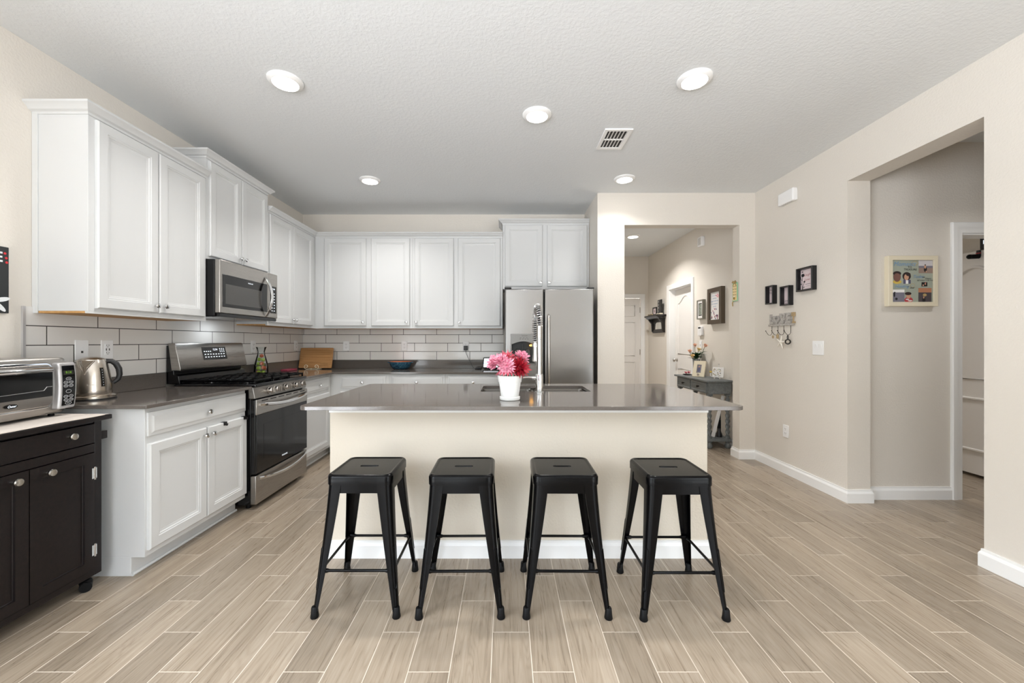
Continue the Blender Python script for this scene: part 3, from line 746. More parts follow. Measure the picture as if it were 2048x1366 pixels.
#APPLIANCES
# ------------------------------------------------------------------ refrigerator
RX = Matrix.Rotation(PI/2, 4, 'X')           # plate (x, y, t) -> upright (x, -t, y)
def fridge():
    t = thing('refrigerator', 'stainless side-by-side refrigerator with water dispenser', 'refrigerator', (0.445, 4.5, 0)); T = inv(t)
    MB(T).box(0.0, 0.89, 4.175, 4.93, 0.02, 1.765).build('cabinet_body', 'black_plastic', t, bevel=0.004)
    m = MB(T @ Matrix.Translation((0, 4.168, 0)) @ RX)
    dx0, dx1, dz0, dz1 = 0.046, 0.307, 1.0, 1.324
    hole = [(dx0+0.012, dz0+0.03), (dx1-0.012, dz0+0.03)] + [(dx1-0.012-(dx1-dx0-0.024)*k/12, 1.215+0.03*math.sin(PI*k/12)) for k in range(13)]
    v, f = fill_holed([(-0.01, 0.1), (0.385, 0.1), (0.385, 1.785), (-0.01, 1.785)], hole, 0, 0.075); m.raw(v, f)
    ld = m.build('freezer_door', 'fridge_steel', t, bevel=0.012, seg=3)
    rd = MB(T).box(0.395, 0.90, 4.093, 4.168, 0.1, 1.785).build('fridge_door', 'fridge_steel', t, bevel=0.012, seg=3)
    for X, d in ((0.352, ld), (0.434, rd)):
        P = [(X, 4.093, 1.515), (X, 4.065, 1.505), (X, 4.052, 1.47)]+[(X, 4.045-0.004*math.sin(PI*k/10), 1.44-0.06*k) for k in range(11)]+[(X, 4.052, 0.81), (X, 4.065, 0.775), (X, 4.093, 0.765)]
        MB(T).tube(P, 0.0125, 12).build('handle', 'steel_vertical', d)
    # dispenser: thin surround, dark cavity, paddles and a small amber lamp
    dm = MB(T @ Matrix.Translation((0, 4.095, 0)) @ RX)
    v, f = fill_holed([(dx0, dz0), (dx1, dz0), (dx1, dz1), (dx0, dz1)], hole, 0, 0.006); dm.raw(v, f)
    dp = dm.build('dispenser_panel', 'dispenser_grey', ld, bevel=0.002)
    dm = MB(T); x0, x1, z0, z1 = dx0+0.006, dx1-0.006, dz0+0.026, 1.25
    dm.raw([(x0,4.098,z0),(x1,4.098,z0),(x1,4.098,z1),(x0,4.098,z1),(x0,4.166,z0),(x1,4.166,z0),(x1,4.166,z1),(x0,4.166,z1)],
           [(4,5,6,7),(0,1,5,4),(1,2,6,5),(2,3,7,6),(3,0,4,7)])
    # (open box, kept as a thin lining of the recess)
    MBx = dm; MBx.build('dispenser_recess', 'black_plastic', dp, smooth=0, recalc=False)
    for X, mt in ((0.115, 'grey_glass'), (0.225, 'grey_glass')):
        MB(T).rings([[(X+x, 4.15-0.02*(1 if i else 0.2), 1.12+z) for x, z in rrect(0.055-0.01*i, 0.1-0.01*i, 0.024)] for i in (0, 1)]).build('paddle', mt, dp)
    MB(T).box(0.165, 0.172, 4.11, 4.16, 1.03, 1.215).build('divider', 'black_plastic', dp)
    MB(T).sphere((0.262, 4.13, 1.205), 0.014, 12, (1.5, 1, 0.7)).build('dispenser_lamp', 'amber_lamp', dp)
    MB(T).box(dx0+0.01, dx1-0.01, 4.075, 4.165, 1.022, 1.03).build('drip_tray', 'grey_glass', dp, bevel=0.002)
    m = MB(T).text('FRIGIDAIRE', (0.19, 4.0885, 1.303), (1,0,0), (0,0,1), 0.0115)
    for k in range(4): m.box(0.14+k*0.026, 0.152+k*0.026, 4.0878, 4.0888, 1.268, 1.272)
    for k in range(3): m.box(0.142+k*0.032, 0.156+k*0.032, 4.0878, 4.0888, 1.281, 1.284)
    m.build('dispenser_lettering', 'slot_dark', dp, smooth=0)
    for X in (0.02, 0.87): MB(T).box(X-0.035, X+0.035, 4.1, 4.2, 1.785, 1.803).build('hinge_cover', 'black_plastic', t, bevel=0.006)
    MB(T).box(0.0, 0.89, 4.13, 4.18, 0.015, 0.095).build('toe_grille', 'black_plastic', t)
fridge()

# ------------------------------------------------------------------ microwave
def microwave():
    t = thing('microwave', 'stainless over-the-range microwave with curved handle', 'microwave', (-2.125, 2.972, 1.436), R90)
    W, Hh = 0.748, 0.424
    MB().box(0, W, 0.042, 0.385, 0.0, Hh).build('casing', 'black_plastic', t, bevel=0.003)
    d = MB().box(0.0, 0.596, 0, 0.04, 0.022, Hh).build('door', 'steel', t, bevel=0.006, seg=3)
    w_ = MB().box(0.026, 0.585, -0.0025, 0.001, 0.07, 0.316).build('window', 'black_gloss', d, bevel=0.002)
    MB().box(0.054, 0.5, -0.0035, -0.002, 0.095, 0.246).build('screen_mesh', 'grey_glass', w_)
    MB().text('FRIGIDAIRE', (0.352, -0.0032, 0.287), (1,0,0), (0,0,1), 0.0125).build('brand_lettering', 'display_white', w_, smooth=0)
    c = MB().box(0.598, W, 0, 0.04, 0.022, Hh).build('control_panel', 'steel', t, bevel=0.006, seg=3)
    MB().box(0.635, 0.725, -0.0025, 0.001, 0.065, 0.31).build('keypad', 'black_gloss', c, bevel=0.002)
    k = MB()
    for i in range(7):
        for j in range(2): k.box(0.65+j*0.034, 0.664+j*0.034, -0.0034, -0.002, 0.085+i*0.026, 0.09+i*0.026)
    k.text('12:04', (0.68, -0.003, 0.285), (1,0,0), (0,0,1), 0.02); k.build('key_legends', 'display_white', c, smooth=0)
    # bowed strap handle
    R = []
    for i in range(25):
        s = i/24; z = 0.028+0.345*s; y = -0.006-0.058*math.sin(PI*s)**0.8
        R.append([(0.545+0.0, y, z), (0.577, y, z), (0.577, y+0.009, z), (0.545, y+0.009, z)])
    MB().rings(R).build('handle', 'chrome', d, bevel=0.002)
    MB().box(0.01, W-0.01, 0.01, 0.375, -0.006, 0.0).box(0.01, W-0.01, 0.006, 0.03, 0.0, 0.02).build('underside_grille', 'black_enamel', t)
microwave()
_d = bpy.data.lights.new('cooktop_lamp', 'AREA'); _d.shape = 'RECTANGLE'; _d.size = 0.12; _d.size_y = 0.05; _d.energy = 0.6; _d.color = (0.85, 0.93, 1.0)
_o = bpy.data.objects.new('cooktop_lamp', _d); C.objects.link(_o); _o.parent = bpy.data.objects['microwave']; _o.location = (0.374, 0.22, -0.008)

# ------------------------------------------------------------------ gas range
def stove():
    t = thing('gas_stove', 'stainless freestanding gas stove with black grates and glass door', 'stove', (-1.85, 2.949, 0), R90)
    W = 0.752
    MB().box(0.002, W-0.002, 0.035, 0.655, 0.035, 0.9).build('body', 'black_enamel', t, bevel=0.003)
    for x in (0.05, W-0.05):
        for y in (0.08, 0.6): MB().cyl((x, y, 0), (x, y, 0.036), 0.018).build('foot', 'rubber', t)
    # control panel, raked back
    cp = MB().prism([(0.0, 0.822), (0.05, 0.822), (0.05, 0.905), (0.016, 0.905)], (0, 0, 0), (0,1,0), (0,0,1), W).build('control_panel', 'steel', t, bevel=0.003)
    for x in (0.18, 0.262, 0.41, 0.565, 0.655):
        k = MB(); k.lathe([(0.027, 0), (0.027, 0.007), (0.021, 0.009), (0.0205, 0.03), (0.018, 0.034)], (x, 0.006, 0.862), (0, -1, 0.19), 20)
        k.prism([(-0.005, -0.022), (0.005, -0.022), (0.005, 0.022), (-0.005, 0.022)], (x, -0.033, 0.870), (1,0,0), (0,0.19,1), 0.012).build('knob', 'steel_vertical', cp)
    # oven door
    d = MB().box(0, W, 0.0, 0.035, 0.262, 0.812).build('oven_door', 'black_enamel', t, bevel=0.004)
    MB().box(0.0, W, -0.012, 0.002, 0.7, 0.812).build('top_band', 'steel', d, bevel=0.004)
    MB().box(0.004, W-0.004, -0.01, 0.002, 0.266, 0.7).build('glass', 'black_gloss', d, bevel=0.002)
    MB().box(0.09, W-0.09, -0.0108, -0.009, 0.36, 0.62).build('inner_window', 'black_gloss', d)
    MB().text('FRIGIDAIRE', (W*0.5, -0.0115, 0.31), (1,0,0), (0,0,1), 0.016).build('brand_lettering', 'display_white', d, smooth=0)
    s = MB()
    for k in range(6): s.box(0.06+k*0.112, 0.14+k*0.112, -0.0128, -0.011, 0.795, 0.803)
    s.build('vent_slots', 'slot_dark', d, smooth=0)
    def bow(z, dz, x0, x1, out, y0):
        R = []
        for i in range(29):
            u = i/28; x = x0+(x1-x0)*u; b = math.sin(PI*u)**0.55; y = y0-out*b; zz = z-dz*math.sin(PI*u)
            R.append([(x, y, zz-0.008), (x, y-0.006, zz-0.013), (x, y-0.013, zz-0.008), (x, y-0.014, zz+0.006), (x, y-0.008, zz+0.012), (x, y, zz+0.008)])
        return MB().rings(R)
    bow(0.776, 0.022, 0.03, W-0.03, 0.042, -0.012).build('handle', 'chrome', d)
    dr = MB().box(0, W, -0.006, 0.035, 0.04, 0.25).build('drawer', 'steel', t, bevel=0.004)
    bow(0.225, 0.03, 0.03, W-0.03, 0.03, -0.006).build('handle', 'chrome', dr)
    # cooktop and grates
    ct = MB().box(0, W, -0.006, 0.6, 0.904, 0.93).build('cooktop', 'black_enamel', t, bevel=0.008, seg=3)
    for x, y, r in ((0.14, 0.15, 0.045), (0.14, 0.43, 0.036), (0.376, 0.29, 0.05), (0.612, 0.15, 0.04), (0.612, 0.43, 0.036)):
        MB().lathe([(r+0.015, 0.93), (r+0.012, 0.935), (r, 0.936), (r, 0.944), (r-0.006, 0.948)], (x, y, 0), n=24).build('burner', 'black_iron', t)
    for i in range(3):
        g = MB(); x0 = 0.012+i*0.246; x1 = x0+0.236; y0, y1 = 0.02, 0.555; a, b = 0.945, 0.96
        g.box(x0, x0+0.012, y0, y1, a, b).box(x1-0.012, x1, y0, y1, a, b).box(x0, x1, y0, y0+0.012, a, b).box(x0, x1, y1-0.012, y1, a, b)
        for k in range(1, 8): g.box(x0+0.004, x0+0.09, y0+k*0.066, y0+k*0.066+0.01, a, b+0.004).box(x1-0.09, x1-0.004, y0+k*0.066, y0+k*0.066+0.01, a, b+0.004)
        g.box((x0+x1)/2-0.005, (x0+x1)/2+0.005, y0, y1, a, b+0.002)
        for (fx, fy) in ((x0, y0), (x1-0.012, y0), (x0, y1-0.012), (x1-0.012, y1-0.012)): g.box(fx, fx+0.012, fy, fy+0.012, 0.93, a)
        g.build('grate', 'black_iron', t, bevel=0.003)
    # backguard
    bk = MB().prism([(0.555, 0.93), (0.655, 0.93), (0.655, 1.215), (0.6, 1.215), (0.6, 1.0), (0.565, 0.99)], (0,0,0), (0,1,0), (0,0,1), W).build('backguard', 'black_enamel', t, bevel=0.004)
    fp = MB().prism([(0.548, 1.04), (0.552, 1.028), (0.615, 1.03), (0.64, 1.232), (0.594, 1.232), (0.588, 1.224)], (-0.002,0,0), (0,1,0), (0,0,1), W+0.004).build('control_fascia', 'steel', bk, bevel=0.003)
    uy = Vector((0, 0.04, 0.184)).normalized(); o = Vector((0.245, 0.548, 1.04))+uy*0.058
    nrm = Vector((1,0,0)).cross(uy)
    P = [o, o+Vector((0.265,0,0)), o+Vector((0.265,0,0))+uy*0.105, o+uy*0.105]
    MB().rings([[tuple(p-nrm*0.003) for p in P], [tuple(p+nrm*0.0025) for p in P]]).build('display', 'black_gloss', fp)
    m = MB(); m.text('12:04', o+Vector((0.14, 0, 0))+uy*0.083+nrm*0.003, (1,0,0), uy, 0.024)
    for j in range(2):
        for k in range(8): m.poly(rect(0.015+k*0.03, 0.03+k*0.03, 0.02+j*0.022, 0.026+j*0.022), o+nrm*0.003, (1,0,0), uy)
    for k in range(4): m.poly(rect(0.012+k*0.022, 0.024+k*0.022, 0.066, 0.072), o+nrm*0.003, (1,0,0), uy)
    for j in range(3):
        for k in range(3): m.poly(rect(0.19+k*0.022, 0.2+k*0.022, 0.062+j*0.013, 0.067+j*0.013), o+nrm*0.003, (1,0,0), uy)
    m.build('display_legends', 'display_white', fp, smooth=0)
stove()

# ------------------------------------------------------------------ rolling cart with cloth and toaster oven
def cart():
    t = thing('kitchen_cart', 'dark espresso rolling kitchen cart with silver knobs', 'cart', (-2.07, 1.42, 0), R90)
    L, D = 0.628, 0.42
    b = MB(); b.box(0, 0.035, 0, D, 0.07, 0.845).box(L-0.035, L, 0, D, 0.07, 0.845).box(0.035, L-0.035, D-0.02, D, 0.07, 0.845)
    b.box(0.035, L-0.035, 0.012, D-0.02, 0.07, 0.1).box(0.035, L-0.035, 0, 0.012, 0.07, 0.1).box(0.035, L-0.035, 0, D-0.02, 0.69, 0.732)
    b.box(0.035, L-0.035, 0.006, D-0.02, 0.835, 0.845).build('carcass', 'espresso_wood', t, bevel=0.002)
    MB().box(-0.03, L+0.035, -0.02, D+0.005, 0.845, 0.868).build('top', 'espresso_wood', t, bevel=0.003)
    dr = MB().box(0.038, L-0.038, -0.004, 0.014, 0.737, 0.832).build('drawer', 'espresso_wood', t, bevel=0.002)
    def kn(x, z, par, y):
        MB().lathe([(0.008, 0), (0.007, 0.014), (0.014, 0.02), (0.0165, 0.028), (0.0145, 0.033), (0.004, 0.035)], (x, y, z), (0,-1,0), 20).build('knob', 'satin_nickel', par)
    kn(0.47, 0.795, dr, -0.004); kn(0.158, 0.795, dr, -0.004)
    for x0, x1, kx, hx in ((0.038, L/2-0.002, L/2-0.06, 0.04), (L/2+0.002, L-0.038, L/2+0.065, L-0.04)):
        m = MB(); face_loops(m, x0, x1, 0.103, 0.687, [(0, 0.016), (0, -0.004), (0.048, -0.004), (0.05, 0.004), (0.052, 0.006)])
        d = m.build('door', 'espresso_wood', t, smooth=20); kn(kx, 0.655, d, -0.004)
        for z in (0.2, 0.585):
            MB().box(hx-0.014, hx-0.002, -0.007, -0.003, z-0.026, z+0.026).cyl((hx, -0.007, z-0.032), (hx, -0.007, z+0.032), 0.004, n=8).box(hx+0.002, hx+0.01, -0.007, -0.003, z-0.026, z+0.026).build('hinge', 'chrome', d)
    MB().box(L, L+0.03, 0.0, 0.028, 0.745, 0.785).box(L, L+0.03, D-0.03, D, 0.745, 0.785).cyl((L+0.016, 0.028, 0.765), (L+0.016, D-0.03, 0.765), 0.008).build('towel_rail', 'espresso_wood', t, bevel=0.002)
    for x in (0.045, L-0.045):
        for y in (0.045, D-0.045):
            MB().cyl((x, y, 0.048), (x, y, 0.072), 0.012).cyl((x-0.02, y-0.03, 0.024), (x+0.026, y+0.014, 0.024), 0.024, n=20).sphere((x+0.004, y-0.006, 0.04), 0.026, 14, (1, 1, 0.7)).build('caster', 'rubber', t)
    return t
cart()
def cloth():
    m = MB(); n = 24; R = []
    for i in range(n+1):
        x = -2.05-0.425*i/n; row = []
        for j in range(13):
            y = 1.40+0.645*j/12; row.append((x, y+0.004*math.sin(i*0.9), 0.8705+0.0009*math.sin(i*1.1+j)))
        R.append(row)
    top = [[(a, b, c+0.0035) for a, b, c in r] for r in R]
    m.rings([r+q[::-1] for r, q in zip(R, top)])
    o = m.build('cart_cloth', 'linen', smooth=40); fr = MB()
    for k in range(60):
        x = -2.052-0.42*k/60; fr.tube([(x, 2.046, 0.873), (x+0.002, 2.056, 0.8725), (x-0.001, 2.066, 0.8705)], 0.0012, 4)
    fr.build('fringe', 'linen', o)
    tag(o, 'off-white linen cloth with fringed end covering the dark cart', 'cloth')
cloth()
def toaster_oven():
    t = thing('toaster_oven', 'chrome toaster oven with black keypad, standing on the cloth-covered cart', 'toaster oven', (-2.178, 1.56, 0.8755), math.radians(97))
    W, D, Hh = 0.5, 0.245, 0.29
    m = MB(); R = []
    for y, e in ((0, -0.012), (0.01, 0), (D-0.012, 0), (D, -0.01)):
        R.append([(x+W/2, y, z+0.015+(Hh-0.015)/2) for x, z in rrect(W+2*e, Hh-0.015+2*e, 0.05, 8)])
    m.rings(R); m.build('shell', 'steel', t, smooth=50)
    MB().prism([(x, z) for x, z in rrect(0.385, 0.222, 0.035, 8)], (0.205, 0.004, 0.158), (1,0,0), (0,0,1), 0.016).build('front_bezel', 'chrome', t, bevel=0.004)
    d = MB().prism([(x, z) for x, z in rrect(0.365, 0.2, 0.03, 8)], (0.205, -0.008, 0.158), (1,0,0), (0,0,1), 0.012).build('door', 'steel_vertical', t, bevel=0.003)
    MB().box(0.026, 0.384, -0.0225, -0.019, 0.105, 0.222).build('glass', 'black_gloss', d, bevel=0.004)
    m = MB()
    for z in (0.13,): m.tube([(0.03, -0.0235, z), (0.3, -0.0235, z+0.006), (0.34, -0.0235, z+0.006), (0.355, -0.0235, z+0.022), (0.38, -0.0235, z+0.022)], 0.0018, 6)
    m.build('rack_wire', 'chrome', d)
    MB().tube([(0.03, -0.02, 0.236), (0.045, -0.045, 0.236), (0.2, -0.052, 0.236), (0.35, -0.045, 0.236), (0.375, -0.02, 0.236)], 0.011, 12).build('handle', 'chrome', d)
    lg = MB().prism([(0.024*math.cos(2*PI*k/24), 0.0095*math.sin(2*PI*k/24)) for k in range(24)], (0.2, -0.0228, 0.082), (1,0,0), (0,0,1), 0.003).build('badge', 'black_gloss', d)
    MB().text('Oster', (0.2, -0.0262, 0.082), (1,0,0), (0,0,1), 0.015, shear=0.3).build('badge_lettering', 'display_white', lg, smooth=0)
    # bulging keypad on the right
    pp = []
    for k in range(11): u = -1+2*k/10; pp.append((0.043+0.012*(1-u*u), 0.115*u))
    for k in range(11): u = 1-2*k/10; pp.append((-0.043+0.008*(1-u*u), 0.115*u))
    pn = MB().prism(pp, (0.447, 0.015, 0.15), (1,0,0), (0,0,1), 0.045).build('control_panel', 'silver_plastic', t, bevel=0.008, seg=3)
    pp2 = [(x*0.72, z*0.86) for x, z in pp]
    MB().prism(pp2, (0.449, -0.0295, 0.15), (1,0,0), (0,0,1), 0.003).build('keypad', 'black_gloss', pn)
    MB().box(0.425, 0.479, -0.0335, -0.032, 0.203, 0.225).build('display', 'slot_dark', pn)
    MB().text('9:14', (0.45, -0.0341, 0.214), (1,0,0), (0,0,1), 0.018).build('clock_digits', 'lcd_green', pn, smooth=0)
    kl = MB()
    def oval(x, z, a, b): kl.tube([(x+a*math.cos(2*PI*k/16), -0.033, z+b*math.sin(2*PI*k/16)) for k in range(16)], 0.0006, 4, closed=True)
    for z in (0.165, 0.148, 0.095, 0.078): oval(0.438, z, 0.011, 0.0065); oval(0.465, z, 0.011, 0.0065)
    oval(0.452, 0.183, 0.014, 0.007); oval(0.452, 0.12, 0.014, 0.008); oval(0.45, 0.062, 0.016, 0.0075)
    for x, z, s in ((0.438, 0.165, 'TOAST'), (0.465, 0.165, 'BAGEL'), (0.438, 0.148, 'PIZZA'), (0.465, 0.148, 'BAKE'), (0.452, 0.183, 'CLOCK'), (0.438, 0.095, 'WARM'), (0.465, 0.095, 'TIME'), (0.438, 0.078, 'BROIL'), (0.465, 0.078, 'TEMP'), (0.45, 0.062, 'START')):
        kl.text(s, (x, -0.0332, z), (1,0,0), (0,0,1), 0.0055)
    kl.build('key_legends', 'chalk_white', pn, smooth=0)
    for x in (0.06, 0.44):
        for y in (0.035, D-0.035): MB().cyl((x, y, 0), (x, y, 0.018), 0.012).build('foot', 'rubber', t)
toaster_oven()
def kettle():
    t = thing('electric_kettle', 'brushed stainless electric kettle with black handle', 'kettle', (-2.38, 2.30, CT1), math.radians(45))
    lab(MB().lathe([(0.104, 0), (0.104, 0.008), (0.096, 0.012)], n=40).build('base_ring', 'black_plastic', t), 'black base ring')
    MB().lathe([(0.102, 0.008), (0.102, 0.02), (0.09, 0.028), (0.08, 0.029)], n=40).build('power_base', 'kettle_steel', t)
    b = MB().lathe([(0.084, 0.029), (0.086, 0.035), (0.0855, 0.06), (0.081, 0.11), (0.074, 0.16), (0.066, 0.2), (0.062, 0.218), (0.06, 0.222)], n=48).build('body', 'kettle_steel', t)
    MB().lathe([(0.06, 0.222), (0.058, 0.228), (0.04, 0.238), (0.02, 0.242), (0.002, 0.243)], n=40).build('lid', 'kettle_steel', t)
    a = math.radians(248); cx, cy = math.cos(a), math.sin(a); sx, sy = -cy, cx
    def pt(r, s, z): return (cx*r+sx*s, cy*r+sy*s, z)
    MB().raw([pt(0.052, -0.036, 0.222), pt(0.052, 0.036, 0.222), pt(0.104, 0, 0.226), pt(0.074, 0, 0.145)], [(0,2,1), (0,3,2), (1,2,3), (0,1,3)]).tube([pt(0.06, -0.034, 0.222), pt(0.089, -0.015, 0.183), pt(0.0765, 0, 0.146), pt(0.089, 0.015, 0.183), pt(0.06, 0.034, 0.222)], 0.0014, 5).build('spout', 'kettle_steel', t, smooth=20)
    MB().tube([(0.05, 0, 0.218), (0.08, 0, 0.215), (0.098, 0, 0.2), (0.111, 0, 0.17), (0.114, 0, 0.135), (0.108, 0, 0.108), (0.086, 0, 0.088)], [0.011, 0.012, 0.013, 0.013, 0.012, 0.011, 0.009], 14, flat=1.15).build('handle', 'black_plastic', t)
    a = math.radians(-57); R = []
    for z, r in ((0.075, 0.0853), (0.1, 0.083), (0.13, 0.0793), (0.165, 0.0741), (0.182, 0.071)):
        R.append([((r+e)*math.cos(a+s/r), (r+e)*math.sin(a+s/r), z) for s, e in ((-0.009, -0.002), (-0.007, 0.002), (0.007, 0.002), (0.009, -0.002))])
    g = MB().rings(R).build('water_gauge', 'black_gloss', b)
    m = MB()
    for k in range(7):
        z = 0.085+k*0.014; r = 0.0853-(z-0.075)*0.132+0.0024; m.sphere((r*math.cos(a), r*math.sin(a), z), 0.0016, 6)
    m.build('gauge_marks', 'display_white', g)
    m = MB(); a2 = math.radians(-92); m.text('Breville', (0.0858*math.cos(a2), 0.0858*math.sin(a2)-0.0008, 0.088), (-math.sin(a2), math.cos(a2), 0), (0,0,1), 0.011)
    m.build('brand_lettering', 'satin_nickel', b, smooth=0)
kettle()

# ------------------------------------------------------------------ things on the worktops
def cutting_board():
    t = thing('cutting_board', 'wooden bamboo cutting board leaning in the back corner on the counter', 'cutting board', (-2.29, 4.79, CT1))
    a = math.radians(14); ux = Vector((1, 0.0, 0)); uy = Vector((0, math.sin(a), math.cos(a)))
    P = rrect(0.395, 0.25, 0.012, 4)
    MB().prism(P, Vector((0, 0, 0.012))+uy*0.125, ux, uy, -0.018).build('board', 'bamboo', t, bevel=0.003)
    m = MB(); nn = Vector((0, -math.cos(a), math.sin(a)))*0.0006
    for z0, x0, x1 in ((0.05, 0.06, 0.15), (0.028, 0.05, 0.16)):
        m.tube([tuple(Vector((x0+(x1-x0)*k/30, 0, 0.012))+uy*(z0+0.005*math.sin(k*1.9))+nn) for k in range(31)], 0.001, 4)
    m.build('engraving', 'slot_dark', t)
cutting_board()
def easel():
    t = thing('scroll_easel', 'small cream wire scroll easel holding the wooden cutting board', 'easel', (-2.285, 4.70, CT1))
    def scroll(x, sg):
        P = [(x, 0.13, 0.005), (x, 0.06, 0.005), (x, 0.0, 0.006)]
        for k in range(22):
            a = -PI/2+k*0.36; r = 0.03*(1-k/26); P.append((x+sg*(r*math.cos(a))-sg*0.0, -0.004-k*0.0002, 0.036+r*math.sin(a)))
        return MB().tube(P, 0.0035, 6)
    for x, sg in ((-0.058, -1), (0.058, 1)): scroll(x, sg).build('scroll_foot', 'cream', t)
    MB().tube([(-0.058, 0.05, 0.005), (0.058, 0.05, 0.005)], 0.0035, 6).build('cross_bar', 'cream', t)
easel()
tag(MB().box(-0.04, 0.045, -0.1, 0.1, 0, 0.022).build('folding_slab', 'magenta_red', bevel=0.006, loc=(-2.453, 4.52, CT1)), 'small dusky pink slab lying flat at the left wall by the cutting board', 'slab')
def bowl():
    t = thing('serving_bowl', 'blue glazed bowl with orange inside on the back counter', 'bowl', (-1.265, 4.80, CT1))
    MB().lathe([(0.075, 0), (0.092, 0.006), (0.113, 0.028), (0.126, 0.055), (0.134, 0.082), (0.135, 0.09), (0.13, 0.09)], n=48, cap1=False, squash=(1, 0.8)).build('outer_body', 'blue_glaze', t)
    MB().lathe([(0.13, 0.09), (0.127, 0.08), (0.11, 0.04), (0.07, 0.014), (0.001, 0.01)], n=48, cap0=False, squash=(1, 0.8)).build('inside', 'orange_glaze', t)
    for s in (-1, 1): MB().tube([(s*0.13, -0.02, 0.082), (s*0.146, -0.012, 0.078), (s*0.148, 0.012, 0.078), (s*0.13, 0.02, 0.082)], 0.006, 8).build('lug', 'blue_glaze', t)
bowl()
def carafe():
    X, Y = -2.405, 3.93
    t = thing('glass_carafe', 'clear glass carafe filled with small fruit behind the stove', 'carafe', (X, Y, CT1))
    pr = [(0.05, 0), (0.06, 0.006), (0.064, 0.04), (0.06, 0.1), (0.046, 0.16), (0.033, 0.205), (0.031, 0.23), (0.04, 0.262), (0.048, 0.276)]
    pin = [(r-0.003, max(z, 0.006)) for r, z in pr][::-1]
    MB().lathe(pr+pin, n=32).build('vessel', 'glass', t, smooth=60)
    k = 0; spots = [(0.0, 0.035, 0.03), (-0.034, 0.005, 0.03), (0.032, -0.012, 0.03), (-0.004, -0.034, 0.03), (0.025, 0.028, 0.068), (-0.03, 0.02, 0.07), (-0.012, -0.03, 0.072), (0.03, -0.016, 0.075), (0.0, 0.024, 0.108), (-0.026, -0.01, 0.112), (0.018, -0.02, 0.116), (0.012, 0.016, 0.15), (-0.014, -0.012, 0.155), (0.004, 0.0, 0.19)]
    names = ['at the bottom near the wall', 'at the bottom on the stove side', 'at the bottom on the room side', 'at the bottom facing the camera', 'in the second layer near the corner', 'in the second layer by the wall', 'in the second layer facing the camera', 'in the second layer on the room side', 'in the third layer at the back', 'in the third layer on the stove side', 'in the third layer facing the camera', 'just below the neck, at the back', 'just below the neck, facing the camera', 'topmost in the neck']
    for (x, y, z), nm in zip(spots, names):
        red = k % 3 == 1; k += 1
        o = MB().lathe([(0.002, -0.017), (0.011, -0.015), (0.0185, -0.002), (0.017, 0.009), (0.009, 0.0165), (0.003, 0.0145)], n=14).build('decorative_fruit', 'fruit_red' if red else 'lime_green', smooth=60, loc=(X+x*0.92, Y+y*0.92, CT1+z))
        o.rotation_euler = (random.uniform(-1, 1), random.uniform(-1, 1), 0)
        tag(o, ('small red fruit ' if red else 'small green fruit ')+nm+' of the glass carafe', 'fruit', 'fruit in the glass carafe')
carafe()
def display():
    t = thing('smart_display', 'small black tilted tablet display on the back counter', 'tablet', (-0.18, 4.76, CT1), math.radians(-8))
    a = math.radians(22); uy = Vector((0, math.sin(a), math.cos(a))); ux = Vector((1,0,0))
    o = Vector((0, 0, 0.012))+uy*0.065
    MB().prism(rrect(0.2, 0.135, 0.01), o, ux, uy, 0.012).build('casing', 'black_gloss', t, bevel=0.002)
    nn = ux.cross(uy).normalized(); 
    P = rect(-0.088, 0.088, -0.055, 0.055)
    m = MB().poly(P, o+nn*0.0125, ux, uy); m.c = 1
    m.poly(rect(-0.088, 0.02, -0.012, 0.0), o+nn*0.0128, ux, uy).poly(rect(-0.075, -0.04, 0.018, 0.04), o+nn*0.0128, ux, uy)
    m.build('screen', ['display_white', 'screen_blue'], t, smooth=0)
    MB().box(-0.05, 0.05, 0.0, 0.09, 0, 0.02).build('stand', 'black_plastic', t, bevel=0.006)
display()
def charger():
    t = thing('charger_cord', 'black plug with thin cord hanging from the outlet near the fridge', 'charger', (-0.496, 4.93, 1.165))
    MB().box(-0.024, 0.024, -0.022, 0.014, -0.028, 0.028).build('plug', 'black_plastic', t, bevel=0.005)
    P = [(0, -0.01, -0.028), (0.004, -0.012, -0.06), (0.03, -0.02, -0.12), (0.07, -0.05, -0.19), (0.1, -0.09, -0.235), (0.13, -0.12, -0.2485), (0.17, -0.13, -0.2485), (0.2, -0.13, -0.2485)]
    Q = []
    for i in range(len(P)-1):
        for k in range(4): Q.append(Vector(P[i]).lerp(Vector(P[i+1]), k/4))
    Q.append(P[-1])
    MB().tube(Q, 0.0024, 6).build('cord', 'black_plastic', t)
    MB().box(0.13, 0.2, -0.15, -0.11, -0.251, -0.23).build('inline_adapter', 'black_plastic', t, bevel=0.006)
charger()

